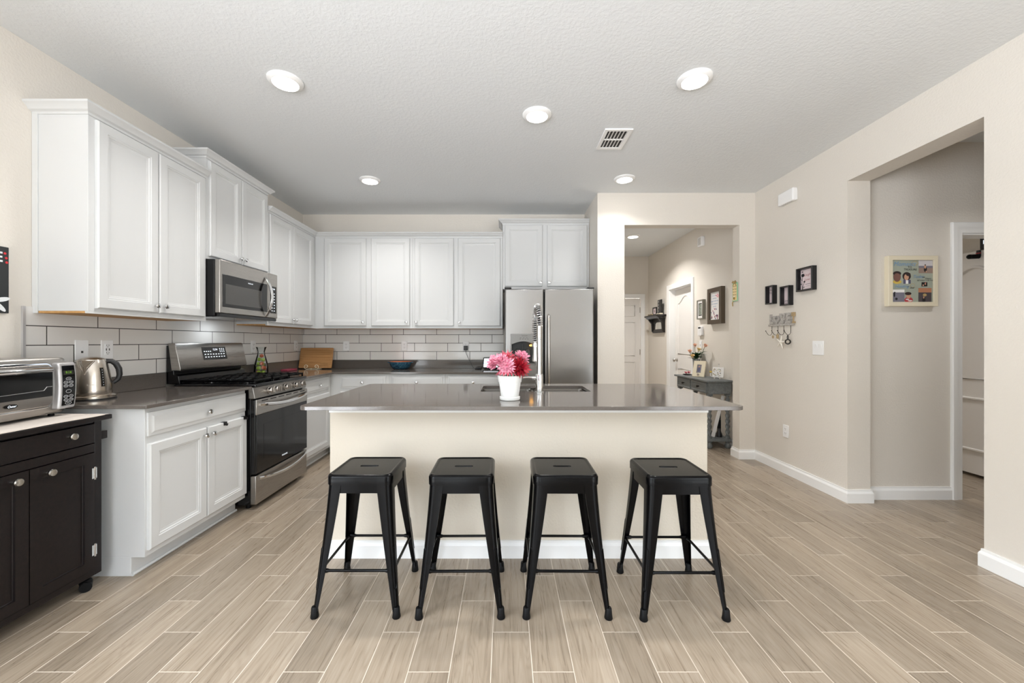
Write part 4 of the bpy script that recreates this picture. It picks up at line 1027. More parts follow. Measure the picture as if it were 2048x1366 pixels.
# ------------------------------------------------------------------ flowers
def petal(mb, p, d, n, L, W, curl, pointed=True, cup=0.25, seg=4):
    p = Vector(p); d = Vector(d).normalized(); n = Vector(n); n = (n-d*n.dot(d)).normalized(); s = d.cross(n); vs = []
    for i in range(seg+1):
        t = i/seg
        w_ = W*(math.sin(PI*min(0.12+0.88*t, 1)**0.8) if pointed else math.sin(PI*(0.1+0.8*t))**0.7)*(1 if t < 1 else (0.25 if pointed else 0.8))
        c = p+d*(L*t)+n*(curl*L*t*t)
        vs += [tuple(c-s*w_*0.5+n*cup*w_), tuple(c), tuple(c+s*w_*0.5+n*cup*w_)]
    fs = []
    for i in range(seg):
        for j in range(2): a = i*3+j; fs.append((a, a+1, a+4, a+3))
    mb.raw(vs, fs)
def bloom(mb, c, axis, R, n, W, spread=1.9, pointed=True, curl=0.15, jit=0.1, inner=0.3):
    q = Vector(axis).normalized().to_track_quat('Z', 'Y'); c = Vector(c)
    for k in range(n):
        th = spread*math.sqrt((k+0.5)/n); ph = k*2.39996
        d = q @ Vector((math.sin(th)*math.cos(ph), math.sin(th)*math.sin(ph), math.cos(th)))
        d += Vector((random.uniform(-jit, jit), random.uniform(-jit, jit), random.uniform(-jit, jit)))
        L = R*(inner+(1-inner)*min(1, th/1.1))*random.uniform(0.88, 1.1)
        petal(mb, c, d, q @ Vector((0, 0, 1)) if th > 0.25 else q @ Vector((1, 0, 0)), L, W, curl, pointed)
def leaf(mb, p, d, L, W, n=(0,0,1), curl=-0.2): petal(mb, p, d, n, L, W, curl, True, 0.12, 5)
def flower_pot():
    t = thing('potted_flowers', 'white flowerpot of pink and red flowers on the island', 'potted plant', (0.022, 2.275, CT1))
    MB().lathe([(0.052, 0), (0.057, 0.004), (0.058, 0.018), (0.054, 0.021), (0.05, 0.008)], n=40).build('saucer', 'ceramic_white', t)
    MB().lathe([(0.046, 0.008), (0.05, 0.02), (0.062, 0.1), (0.064, 0.1), (0.066, 0.103), (0.069, 0.134), (0.07, 0.138), (0.067, 0.139), (0.063, 0.125)], n=40).build('pot', 'ceramic_white', t)
    MB().lathe([(0.064, 0.118), (0.064, 0.126), (0.03, 0.13), (0.001, 0.131)], n=24).build('soil', 'soil', t)
    heads = [((-0.082, -0.01, 0.208), (-0.55, -0.55, 0.6), 0.048, 60, 0.02, False, 'petal_pale', 'pale pink ruffled flower head at the left'),
             ((-0.02, 0.015, 0.228), (-0.1, -0.4, 0.9), 0.062, 56, 0.016, True, 'petal_coral', 'coral pink spiky flower head at the top'),
             ((-0.018, -0.05, 0.192), (0.0, -0.9, 0.35), 0.058, 60, 0.016, True, 'petal_pale', 'pink flower head facing forward'),
             ((0.055, -0.03, 0.185), (0.55, -0.7, 0.3), 0.066, 64, 0.017, True, 'petal_red', 'deep red spiky flower head'),
             ((0.066, 0.02, 0.236), (0.5, -0.4, 0.7), 0.046, 54, 0.019, False, 'petal_pale', 'pale pink flower head at upper right'),
             ((-0.05, -0.045, 0.222), (-0.3, -0.5, 0.8), 0.042, 46, 0.017, False, 'petal_pale', 'pale pink flower head in the middle'),
             ((0.02, 0.05, 0.215), (0.2, 0.6, 0.7), 0.05, 40, 0.016, True, 'petal_coral', 'coral flower head at the back')]
    st = MB(); lf = MB()
    for c, ax, R, n, W, ptd, mt, lb in heads:
        m = MB(); bloom(m, c, ax, R, n, W, 1.9, ptd, 0.18 if ptd else 0.35, 0.12, 0.35); m.sphere(c, R*0.3, 10)
        lab(m.build('flower_head', mt, t, smooth=80, recalc=False), lb)
        b = Vector((c[0]*0.35, c[1]*0.35+0.005, 0.126)); e = Vector(c); st.tube([b, b.lerp(e, 0.5)+Vector((0, 0, 0.01)), e], 0.003, 6)
        for k in range(2):
            a = random.uniform(0, 6.28); leaf(lf, b.lerp(e, 0.35+0.2*k), (math.cos(a), math.sin(a), 0.35), 0.05, 0.022)
    st.build('stems', 'leaf_light', t); lf.build('foliage', 'leaf_green', t, smooth=80, recalc=False)
    m = MB()
    for k in range(9):
        a = -2.9+k*0.33; petal(m, (0.035*math.cos(a)-0.012, 0.035*math.sin(a)-0.02, 0.17), (math.cos(a), math.sin(a), -0.9), (0, 0, 1), 0.05, 0.016, 0.1)
    m.build('drooping_petals', 'petal_coral', t, smooth=80, recalc=False)
flower_pot()

# ------------------------------------------------------------------ outlets, switches, small wall boxes
def outlet(label, loc, rz, usb=False, blank=False):
    t = thing('wall_outlet', label, 'outlet', loc, rz)
    MB().box(-0.038, 0.038, -0.006, 0, -0.059, 0.059).build('cover_plate', 'plastic_white', t, bevel=0.003)
    if blank:
        MB().box(-0.006, 0.006, -0.0068, -0.005, -0.018, -0.006).build('phone_jack', 'slot_dark', t)
    elif usb:
        f = MB().box(-0.017, 0.017, -0.0085, -0.005, -0.034, 0.034).build('receptacle', 'plastic_white', t, bevel=0.001)
        m = MB()
        for z in (-0.024, 0.022): m.box(-0.008, -0.006, -0.0092, -0.008, z, z+0.008).box(0.006, 0.008, -0.0092, -0.008, z, z+0.008).box(-0.002, 0.002, -0.0092, -0.008, z-0.007, z-0.003)
        m.box(-0.012, -0.007, -0.0092, -0.008, -0.007, 0.007).box(0.007, 0.012, -0.0092, -0.008, -0.007, 0.007); m.build('slots', 'slot_dark', f, smooth=0)
    else:
        for z in (-0.02, 0.02):
            f = MB().prism(rrect(0.034, 0.028, 0.012), (0, -0.0055, z), (1,0,0), (0,0,1), 0.003).build('receptacle', 'plastic_white', t)
            MB().box(-0.008, -0.006, -0.0092, -0.008, z-0.002, z+0.008).box(0.006, 0.008, -0.0092, -0.008, z-0.002, z+0.008).box(-0.002, 0.002, -0.0092, -0.008, z-0.01, z-0.006).build('slots', 'slot_dark', f, smooth=0)
XT = XL+0.008; YT = YB-0.008
outlet('blank white wall plate with small jack, between toaster oven and kettle', (XT, 2.365, 1.195), R90, blank=True)
outlet('white wall outlet with USB ports directly behind the kettle', (XT, 2.515, 1.195), R90, usb=True)
outlet('white outlet on the tiled left wall behind the fruit carafe', (XT, 3.97, 1.195), R90)
outlet('white outlet on the tiled left wall behind the cutting board', (XT, 4.78, 1.195), R90)
outlet('white outlet on the back tiles beside the cutting board', (-1.977, YT, 1.19), 0)
outlet('white outlet on the back tiles above the blue bowl', (-1.258, YT, 1.19), 0)
outlet('white outlet on the back tiles with black plug, near the fridge', (-0.496, YT, 1.19), 0)
outlet('white outlet low on the right wall near the baseboard', (XR, 3.77, 0.40), -R90)
def switch():
    t = thing('light_switch', 'white double rocker light switch on the right wall', 'light switch', (XR, 3.38, 1.19), -R90)
    MB().box(-0.06, 0.06, -0.006, 0, -0.06, 0.06).build('cover_plate', 'plastic_white', t, bevel=0.003)
    for x in (-0.024, 0.024): MB().prism([(-0.005, -0.034), (-0.006, 0.0), (-0.011, 0.034), (-0.004, 0.034), (-0.004, -0.034)], (x-0.016, 0, 0), (0,1,0), (0,0,1), 0.032).build('rocker', 'plastic_white', t, bevel=0.001)
switch()
def chime(name, label, loc, rz, w_, h_, d, grille=False):
    t = thing(name, label, 'chime' if not grille else 'siren', loc, rz)
    MB().box(-w_/2, w_/2, -d, 0, -h_/2, h_/2).build('cover', 'plastic_white', t, bevel=0.01, seg=3)
    m = MB()
    if grille:
        for k in range(7): m.box(-w_*0.3, w_*0.3, -d-0.0015, -d+0.001, -h_*0.3+k*h_*0.1, -h_*0.3+k*h_*0.1+0.004)
    else:
        for k in range(6): m.box(-w_*0.3+k*w_*0.12, -w_*0.3+k*w_*0.12+0.004, -d*0.8, -d*0.3, -h_/2-0.001, -h_/2+0.001)
    m.build('grille', 'taupe_frame', t, smooth=0)
chime('doorbell_chime', 'white doorbell chime box high on the right wall', (XR, 3.715, 2.585), -R90, 0.2, 0.115, 0.05)
chime('alarm_siren', 'small square white box high on the hallway wall', (XR, 5.37, 2.585), -R90, 0.12, 0.13, 0.045, True)
def keypad():
    t = thing('alarm_keypad', 'white alarm keypad beside the arched hallway door', 'keypad', (XR, 5.40, 1.388), -R90)
    MB().prism(rrect(0.115, 0.13, 0.022), (0, 0, 0), (1,0,0), (0,0,1), 0.028).build('housing', 'plastic_white', t, bevel=0.005)
    MB().box(-0.04, 0.03, -0.0288, -0.026, 0.03, 0.052).build('screen', 'slot_dark', t)
    m = MB()
    for i in range(4):
        for j in range(3): m.box(-0.03+j*0.024, -0.014+j*0.024, -0.0295, -0.027, -0.045+i*0.016, -0.035+i*0.016)
    m.build('keys', 'trim_white', t, smooth=0)
keypad()
tag(MB().box(-0.035, 0.035, -0.006, 0, -0.055, 0.055).box(-0.006, 0.006, -0.014, -0.005, -0.012, 0.012).build('toggle_switch', 'plastic_white', bevel=0.002, loc=(XR, 5.42, 1.20)), 'small white light switch under the hallway alarm keypad', 'light switch').rotation_euler = (0, 0, -R90)

# ------------------------------------------------------------------ frames
def frame(name, label, loc, rz, w_, h_, dep, rim, fm, cat='picture frame', rec=0.006, lip=0.0, group=None):
    t = thing(name, label, cat, loc, rz, group); m = MB()
    x0, x1, z0, z1 = -w_/2, w_/2, -h_/2, h_/2
    L = [(0, 0), (0, -dep+0.002), (0.002, -dep), (rim-0.002, -dep), (rim, -dep+0.002), (rim, -dep+rec), (rim+0.001, -dep+rec)]
    face_loops(m, x0, x1, z0, z1, L); m.build('frame', fm, t, smooth=20)
    return t, -dep+rec-0.001
X3 = Vector((1, 0, 0)); Z3 = Vector((0, 0, 1))
def flat(m, P, y): m.poly(P, (0, y, 0), X3, Z3)
def ell(cx, cz, a, b, n=20, a0=0, a1=2*PI): return [(cx+a*math.cos(a0+(a1-a0)*k/n), cz+b*math.sin(a0+(a1-a0)*k/n)) for k in range(n)]
def star5(cx, cz, r, ri, rot=0): return [(cx+(r if k % 2 == 0 else ri)*math.sin(rot+PI*k/5), cz+(r if k % 2 == 0 else ri)*math.cos(rot+PI*k/5)) for k in range(10)]
# right wall: three black shadow boxes
def sq_frame():
    t, y = frame('shadow_box_frame', 'largest square black shadow box frame, flower silhouette, right wall', (XR, 3.493, 1.79), -R90, 0.19, 0.205, 0.042, 0.013, 'black_frame', rec=0.036)
    m = MB(); flat(m, rect(-0.08, 0.08, -0.088, 0.088), y); m.c = 1
    flat(m, ell(-0.054, 0.04, 0.019, 0.015), y-0.0006); flat(m, ell(-0.036, -0.018, 0.011, 0.008), y-0.0006); flat(m, ell(-0.058, 0.07, 0.008, 0.005), y-0.0006)
    for P in ([(-0.045, 0.03), (-0.052, -0.02), (-0.048, -0.086)], [(-0.024, -0.02), (-0.035, -0.05), (-0.044, -0.086)], [(-0.05, -0.01), (-0.066, 0.015), (-0.074, 0.03)], [(-0.05, -0.03), (-0.062, -0.04), (-0.07, -0.03)], [(-0.046, -0.06), (-0.03, -0.07), (-0.02, -0.062)]):
        m.tube([(max(a-0.012, -0.078), y-0.001, b) for a, b in P], 0.0022, 4)
    m.c = 2; m.text('Laugh', (-0.004, y-0.0008, 0.04), X3, Z3, 0.031, shear=0.4); m.text('Love', (-0.006, y-0.0008, -0.002), X3, Z3, 0.031, shear=0.4)
    m.c = 1; flat(m, rect(-0.026, 0.035, -0.044, -0.041), y-0.0006); flat(m, rect(-0.02, 0.03, -0.06, -0.0585), y-0.0006)
    m.build('print', ['paper_pink', 'ink', 'ink_rose'], t, smooth=0)
sq_frame()
def small_frame(label, Y, z, w_, h_, up):
    t, y = frame('shadow_box_frame', label, (XR, Y, z), -R90, w_, h_, 0.046, 0.011, 'black_frame', rec=0.04)
    m = MB(); flat(m, rect(-w_/2+0.012, w_/2-0.012, -h_/2+0.012, h_/2-0.012), y); m.c = 1
    zz = 0.05 if up else -0.045
    m.text('live' if up else 'love', (-0.024, y-0.0008, zz), X3, Z3, 0.026, shear=0.35)
    for k in range(2): m.tube([(-0.042+0.0035*j, y-0.001, zz-0.022-k*0.012+0.003*math.sin(j*2)) for j in range(12)], 0.0011, 4)
    m.build('print', ['paper_pink', 'ink'], t, smooth=0)
small_frame('small black shadow box frame in the middle, tilted lettering near its bottom', 3.735, 1.672, 0.121, 0.182, False)
small_frame('small black shadow box frame farthest toward the hall opening', 3.952, 1.705, 0.112, 0.182, True)

def love_hooks():
    t = thing('love_key_rack', 'weathered grey wooden LOVE key rack with wire hooks', 'key rack', (XR, 3.825, 1.395), -R90)
    MB().box(-0.175, 0.175, -0.018, 0, 0, 0.018).box(-0.17, 0.15, -0.004, 0, 0.018, 0.1).build('plank', 'weathered_wood', t, bevel=0.002)
    for s, x in (('L', -0.128), ('V', 0.03), ('E', 0.108)):
        MB().text(s, (x, -0.012, 0.064), X3, Z3, 0.125, ext=0.008, squeeze=0.95, bold=0.006).build('letter', 'weathered_wood', t, smooth=0)
    P = []; Q = []
    for k in range(36):
        a = 2*PI*k/36; hx, hz = 16*math.sin(a)**3, 13*math.cos(a)-5*math.cos(2*a)-2*math.cos(3*a)-math.cos(4*a)
        P.append((-0.052+hx*0.0028, 0.064+hz*0.0029)); Q.append((-0.052+hx*0.0014, 0.067+hz*0.0014))
    v, f = fill_holed(P, Q, 0.003, 0.02); MB(RX).raw(v, f).build('heart_letter', 'weathered_wood', t, smooth=0)
    MB().tube([(0.165, -0.012, 0.02), (0.168, -0.012, 0.1)], 0.005, 6).box(0.152, 0.185, -0.02, -0.004, 0.082, 0.118).box(0.16, 0.186, -0.02, -0.004, 0.018, 0.034).build('arrow_trim', 'rope_tan', t)
    for x in (-0.125, -0.037, 0.045, 0.135):
        MB().tube([(x, -0.014, 0.003), (x, -0.014, -0.07), (x-0.002, -0.026, -0.088), (x-0.006, -0.045, -0.086), (x-0.012, -0.06, -0.06), (x-0.014, -0.066, -0.048)], 0.0022, 6).sphere((x-0.014, -0.066, -0.046), 0.005, 8).build('hook', 'dark_metal', t)
love_hooks()
def hung(name, label, cat, Y, z, parts):
    t = thing(name, label, cat, (XR-0.03, Y, z), -R90)
    for nm, mb, mt in parts: mb.build(nm, mt, t, smooth=50)
sm = MB(); R = []
for k in range(5):
    a = 0.2+2*PI*k/5; d = Vector((math.sin(a), 0, math.cos(a)))
    sm.tube([(0, 0, 0), tuple(d*0.02), tuple(d*0.045), tuple(d*0.066)], [0.011, 0.009, 0.006, 0.002], 8, flat=0.9)
hung('starfish_ornament', 'white starfish ornament hanging from the LOVE key rack', 'starfish', 3.80, 1.238, [('star_body', sm, 'bone_white'), ('hanging_loop', MB().tube([(0.012, 0, 0.06), (0.012, -0.004, 0.068)], 0.0012, 5), 'straw')])
hung('key_ring', 'dark oval key ring hanging from the LOVE key rack', 'key ring', 3.705, 1.243, [
    ('oval_fob', MB().tube([(0.033*math.cos(2*PI*k/24), 0, 0.02*math.sin(2*PI*k/24)) for k in range(24)], 0.006, 8, closed=True), 'espresso_frame'),
    ('loop', MB().tube([(0.008*math.cos(2*PI*k/16), 0, 0.04+0.02*math.sin(2*PI*k/16)) for k in range(16)], 0.0035, 8, closed=True), 'espresso_frame')])
hung('shell_charm', 'small tan shell charm on the second hook of the LOVE rack', 'charm', 3.845, 1.295, [('shell', MB().sphere((0, 0, 0), 0.022, 10, (0.7, 0.4, 1.2)), 'rope_tan')])
hung('key_tag', 'tiny tan tag on the first hook of the LOVE rack', 'tag', 3.91, 1.29, [('tag_body', MB().sphere((0, 0, 0), 0.016, 10, (0.8, 0.35, 1.1)), 'rope_tan')])

# nook: collage of photographs in a cream shadow box
def collage():
    t, y = frame('photo_collage_frame', 'cream shadow box of family photos on the side hall wall', (3.183, 3.16, 1.718), 0, 0.387, 0.395, 0.036, 0.034, 'cream', rec=0.01)
    u = 0.000362; q = lambda x, z: ((x-650)*u, (685-z)*u)
    mats = ['sage', 'sky_pale', 'sea_grey', 'sand', 'ink', 'skin_deep', 'hair_dark', 'skin_tan', 'yellow', 'navy_cloth', 'stripe_red', 'paper_white', 'sunset', 'dusk', 'light_blue', 'straw']
    ix = {n: i for i, n in enumerate(mats)}; m = MB(); lay = [0]
    def A(mt, P):
        lay[0] += 1; m.c = ix[mt]; flat(m, P, y-0.00004*lay[0])
    def Rr(mt, x0, z0, x1, z1): a, b = q(x0, z1), q(x1, z0); A(mt, [(a[0], a[1]), (b[0], a[1]), (b[0], b[1]), (a[0], b[1])])
    def E(mt, x, z, a, b): c = q(x, z); A(mt, ell(c[0], c[1], a*u, b*u))
    def Tx(mt, s, x, z, size, shear=0.0, sq=1.0):
        lay[0] += 1; m.c = ix[mt]; c = q(x, z); m.text(s, (c[0], y-0.00004*lay[0]-0.0002, c[1]), X3, Z3, size, shear=shear, squeeze=sq)
    Rr('sage', 212, 212, 1090, 1165)
    Rr('sky_pale', 785, 215, 1090, 360); Rr('sea_grey', 785, 355, 1090, 400); Rr('sand', 785, 400, 1090, 515); E('ink', 930, 430, 34, 60); E('skin_tan', 925, 375, 22, 40); E('hair_dark', 928, 335, 14, 16); E('skin_tan', 948, 480, 12, 20)
    E('yellow', 320, 700, 95, 45); E('skin_deep', 318, 590, 82, 112); E('hair_dark', 318, 520, 88, 50); E('skin_deep', 318, 570, 70, 55)
    E('hair_dark', 525, 580, 92, 90); Rr('navy_cloth', 452, 655, 612, 742); E('skin_tan', 520, 600, 50, 66); Rr('paper_white', 505, 665, 560, 742); E('hair_dark', 560, 540, 50, 36)
    Rr('paper_white', 214, 868, 476, 932); Rr('sea_grey', 214, 930, 476, 1160); E('ink', 258, 975, 18, 55); E('ink', 302, 1070, 28, 26); E('ink', 266, 930, 16, 14)
    E('stripe_red', 567, 1095, 92, 66); E('paper_white', 540, 1080, 40, 12); E('paper_white', 600, 1110, 50, 12); E('skin_tan', 565, 1005, 52, 55); E('hair_dark', 555, 955, 72, 34)
    Rr('dusk', 777, 835, 1060, 1165); Rr('sunset', 777, 835, 1060, 935); Rr('dusk', 777, 930, 1060, 1165); E('ink', 895, 1090, 36, 58); E('straw', 915, 985, 42, 30); E('skin_tan', 893, 1040, 12, 24)
    Rr('ink', 845, 710, 970, 800); E('skin_tan', 880, 775, 14, 20); E('skin_tan', 925, 745, 14, 22); E('stripe_red', 932, 722, 12, 12)
    E('straw', 700, 300, 70, 45); E('sage', 700, 300, 62, 38); E('straw', 650, 780, 50, 45); E('sage', 650, 780, 44, 39)
    Tx('light_blue', 'Moments', 470, 318, 0.048, 0.35, 0.95); Tx('ink', 'TO', 590, 385, 0.022); Tx('ink', 'TREASURE', 600, 436, 0.022)
    Tx('light_blue', 'Today', 770, 590, 0.034, 0.35); Tx('ink', 'we', 890, 600, 0.018); Tx('ink', 'share', 980, 628, 0.02, 0.2); Tx('ink', 'BETWEEN OUR TWO', 930, 672, 0.0135)
    Tx('light_blue', 'Holding', 415, 800, 0.034, 0.35); Tx('ink', 'on', 556, 805, 0.016); Tx('ink', 'dear', 640, 830, 0.02, 0.2)
    m.build('photo_board', mats, t, smooth=0)
collage()
def pull_up_bar():
    t = thing('pull_up_bar', 'black pull-up bar hooked over the open bedroom door', 'pull-up bar', (4.30, 3.62, 2.07))
    MB().box(-0.012, 0.05, 0.0, 0.03, -0.05, 0.004).build('hook_strap', 'black_plastic', t, bevel=0.004)
    MB().box(-0.0135, 0.0, -0.001, 0.031, -0.026, -0.02).build('stripe', 'red', t)
    MB().cyl((-0.07, 0.03, -0.052), (-0.005, 0.012, -0.052), 0.02, n=16).sphere((-0.07, 0.03, -0.052), 0.0215, 14).build('foam_grip', 'rubber', t)
    b = MB().box(-0.02, 0.03, -0.3, -0.005, 0.012, 0.11).build('nameplate', 'black_plastic', t, bevel=0.005)
    MB().text('IRON GYM', (-0.0205, -0.15, 0.064), (0,-1,0), Z3, 0.05).build('plate_lettering', 'display_white', b, smooth=0)
    for y in (-0.3, -0.03): MB().box(-0.01, 0.03, y, y+0.03, 0.0, 0.02).build('bracket', 'black_plastic', t)
pull_up_bar()

# hall wall frames
def hall_frames():
    t, y = frame('picture_frame', 'small grey-taupe framed print beside the hall alarm keypad', (XR, 5.375, 1.675), -R90, 0.165, 0.26, 0.04, 0.014, 'taupe_frame', rec=0.01)
    m = MB(); flat(m, rect(-0.067, 0.067, -0.115, 0.115), y); m.c = 1; flat(m, rect(-0.045, 0.045, -0.085, 0.085), y-0.0005)
    m.c = 2; flat(m, rect(-0.03, 0.045, -0.072, 0.072), y-0.001); m.c = 1
    for k in range(3):
        for P in ([(-0.02, 0.05-k*0.045), (0.0, 0.065-k*0.045), (0.02, 0.045-k*0.045), (0.036, 0.06-k*0.045)], [(-0.018, 0.03-k*0.045), (0.006, 0.04-k*0.045), (0.034, 0.028-k*0.045)]):
            m.tube([(a, y-0.0015, b) for a, b in P], 0.0022, 4)
    m.build('print', ['paper_white', 'ink', 'sage'], t, smooth=0)
    t, y = frame('picture_frame', 'large brown framed floral print nearest the hall opening', (XR, 4.985, 1.69), -R90, 0.335, 0.45, 0.05, 0.052, 'brown_frame', rec=0.02)
    m = MB(); flat(m, rect(-0.114, 0.114, -0.172, 0.172), y); m.c = 1
    for i, s in enumerate(('Live every', 'moment', 'Laugh every day', 'Love beyond', 'words')): m.text(s, (-0.02, y-0.0008, 0.13-i*0.034), X3, Z3, 0.028, shear=0.3)
    m.c = 2
    for k in range(26):
        a = random.uniform(0, 6.28); cx, cz = ((0.06, 0.12) if k % 3 == 0 else (-0.02+random.uniform(-0.06, 0.08), -0.1+random.uniform(-0.05, 0.05))); L = random.uniform(0.02, 0.05)
        d = Vector((math.cos(a), 0, math.sin(a))); s = Vector((-math.sin(a), 0, math.cos(a))); c = Vector((cx+random.uniform(-0.03, 0.03), y-0.0006-0.00003*k, cz)); m.c = 2+k % 3
        P = [c, c+d*L*0.5+s*0.009, c+d*L, c+d*L*0.5-s*0.009]
        P = [(max(-0.113, min(0.113, p.x)), p.y, max(-0.171, min(0.171, p.z))) for p in P]
        m.raw(P, [(0, 1, 2, 3)])
    m.build('print', ['paper_white', 'light_blue', 'rose_pink', 'magenta_red', 'navy_cloth'], t, smooth=0)
hall_frames()
def jamb_sign():
    t = thing('hanging_sign', 'narrow mint green hanging sign with bee and straw bow', 'sign', (2.475, 4.308, 1.778), -R90)
    MB().box(-0.046, 0.046, -0.012, -0.002, -0.1, 0.1).build('board', 'mint', t, bevel=0.002)
    m = MB(); flat(m, rect(-0.038, 0.038, -0.09, 0.085), -0.0125); m.c = 1
    for i, s in enumerate(('Bee kind', 'Bee happy', 'Bee true', 'Bee you')): m.text(s, (0, -0.0131, 0.062-i*0.03), X3, Z3, 0.018)
    m.build('lettering_panel', ['pale_yellow', 'ink'], t, smooth=0)
    m = MB().sphere((0.0, -0.016, -0.068), 0.014, 12, (1.2, 0.5, 0.8)); m.c = 1
    for x in (-0.006, 0.004): m.box(x, x+0.004, -0.0238, -0.012, -0.079, -0.057)
    m.c = 2; m.sphere((-0.004, -0.016, -0.052), 0.01, 10, (0.7, 0.3, 1.2)); m.build('bee', ['yellow', 'ink', 'paper_white'], t)
    m = MB()
    for s in (-1, 1):
        m.tube([(0, -0.012, 0.1), (s*0.022, -0.02, 0.118), (s*0.035, -0.02, 0.106), (s*0.02, -0.016, 0.098), (0, -0.012, 0.1)], 0.006, 6)
        m.tube([(0, -0.012, 0.1), (s*0.02, -0.014, 0.08), (s*0.03, -0.014, 0.066)], 0.004, 6)
    m.build('straw_bow', 'straw', t)
    MB().tube([(-0.03, -0.012, -0.1), (-0.04, -0.014, -0.115), (-0.036, -0.013, -0.15)], 0.005, 6).build('straw_tail', 'straw', t)
jamb_sign()
def chalk_sign():
    t = thing('chalkboard_sign', 'black chalkboard sign with painted letters on the left wall', 'sign', (XL, 1.835, 1.555), R90)
    MB().box(-0.2, 0.182, -0.014, 0, -0.168, 0.163).build('board', 'chalk_black', t, bevel=0.002)
    m = MB(); m.text('RE', (0.118, -0.0148, 0.108), X3, Z3, 0.07, bold=0.0015); m.c = 1
    for x, z in ((0.165, 0.13), (0.17, 0.108), (0.172, 0.086), (0.136, 0.086), (0.136, 0.13), (0.095, 0.086), (0.11, 0.1), (0.075, 0.13)): flat(m, ell(x, z, 0.006, 0.006, 10), -0.0152)
    m.build('painted_letters', ['chalk_white', 'red'], t, smooth=0)
    m = MB()
    for k in range(6):
        a = 2*PI*k/6+0.25; c, s = math.cos(a), math.sin(a)
        flat(m, [(0.118+0.036*c+0.034*math.cos(b)*c-0.011*math.sin(b)*s, -0.11+0.036*s+0.034*math.cos(b)*s+0.011*math.sin(b)*c) for b in [2*PI*j/16 for j in range(16)]], -0.0146-0.0001*k)
    m.build('painted_flower', 'chalk_white', t, smooth=0)
chalk_sign()

# ------------------------------------------------------------------ hall shelf with mirror
def hall_shelf():
    Yc = 6.875; t = thing('wall_shelf', 'black wooden wall shelf with small mirror in the hallway', 'shelf', (XR, Yc, 1.395), -R90)
    W = 0.55
    MB().box(-W/2-0.02, W/2+0.02, -0.16, 0, 0.272, 0.3).build('top_board', 'espresso_frame', t, bevel=0.003)
    MB().prism([(-0.15, 0.272), (-0.12, 0.24), (-0.05, 0.235), (-0.05, 0.272)], (-W/2, 0, 0), (0,1,0), (0,0,1), W).build('cornice', 'espresso_frame', t)
    m = MB(); face_loops(m, -W/2+0.03, W/2-0.03, 0, 0.24, [(0, 0), (0, -0.035), (0.055, -0.035), (0.058, -0.02), (0.06, -0.02)])
    m.build('backboard', 'espresso_frame', t, smooth=0)
    MB().box(-W/2+0.09, W/2-0.09, -0.024, -0.02, 0.06, 0.18).build('mirror', 'mirror', t, bevel=0.002)
    for x in (-W/2+0.03, W/2-0.055): MB().prism([(-0.12, 0.24), (-0.035, 0.24), (-0.035, 0.02), (-0.05, 0.02), (-0.06, 0.16)], (x, 0, 0), (0,1,0), (0,0,1), 0.03).build('bracket', 'espresso_frame', t)
    zt = 1.6951
    def item(name, label, cat, dx, dy): return thing(name, label, cat, (XR+dy, Yc-dx, zt), -R90)
    s = item('block_sign', 'tall narrow black sign with white letters on the hall shelf', 'sign', 0.17, -0.05)
    MB().box(-0.075, 0.075, -0.02, 0, 0.022, 0.25).build('board', 'black_frame', s, bevel=0.002)
    m = MB()
    for i, c in enumerate('HOME'): m.text(c, (-0.03, -0.0208, 0.215-i*0.052), X3, Z3, 0.05)
    m.build('lettering', 'paper_white', s, smooth=0)
    MB().box(-0.08, 0.09, -0.045, 0.005, 0, 0.022).build('pale_base', 'cream', s, bevel=0.002)
    s, y = frame('framed_photo', 'small black photo frame on the hall shelf', (XR-0.07, Yc+0.01, zt+0.07), -R90, 0.17, 0.138, 0.018, 0.02, 'black_frame', rec=0.008)
    m = MB(); flat(m, rect(-0.064, 0.064, -0.048, 0.048), y); m.c = 1; flat(m, ell(0, 0, 0.02, 0.025), y-0.0005); m.build('photo', ['paper_pink', 'sand'], s, smooth=0)
    labs = ['far left', 'second from the far left', 'in the middle', 'second from the photo frame', 'next to the photo frame']
    for k in range(5):
        o = MB().sphere((0, 0, 0.014), 0.016, 12, (1, 1, 0.85)).lathe([(0.008, 0), (0.01, 0.004)], n=10).build('pebble_candle', 'espresso_frame' if k % 2 else 'rope_tan', loc=(XR-0.12, Yc+0.2-k*0.045, zt))
        tag(o, 'tiny '+('dark' if k % 2 else 'tan')+' votive on the hall shelf edge, '+labs[k], 'votive', 'votives on the hall shelf')
hall_shelf()

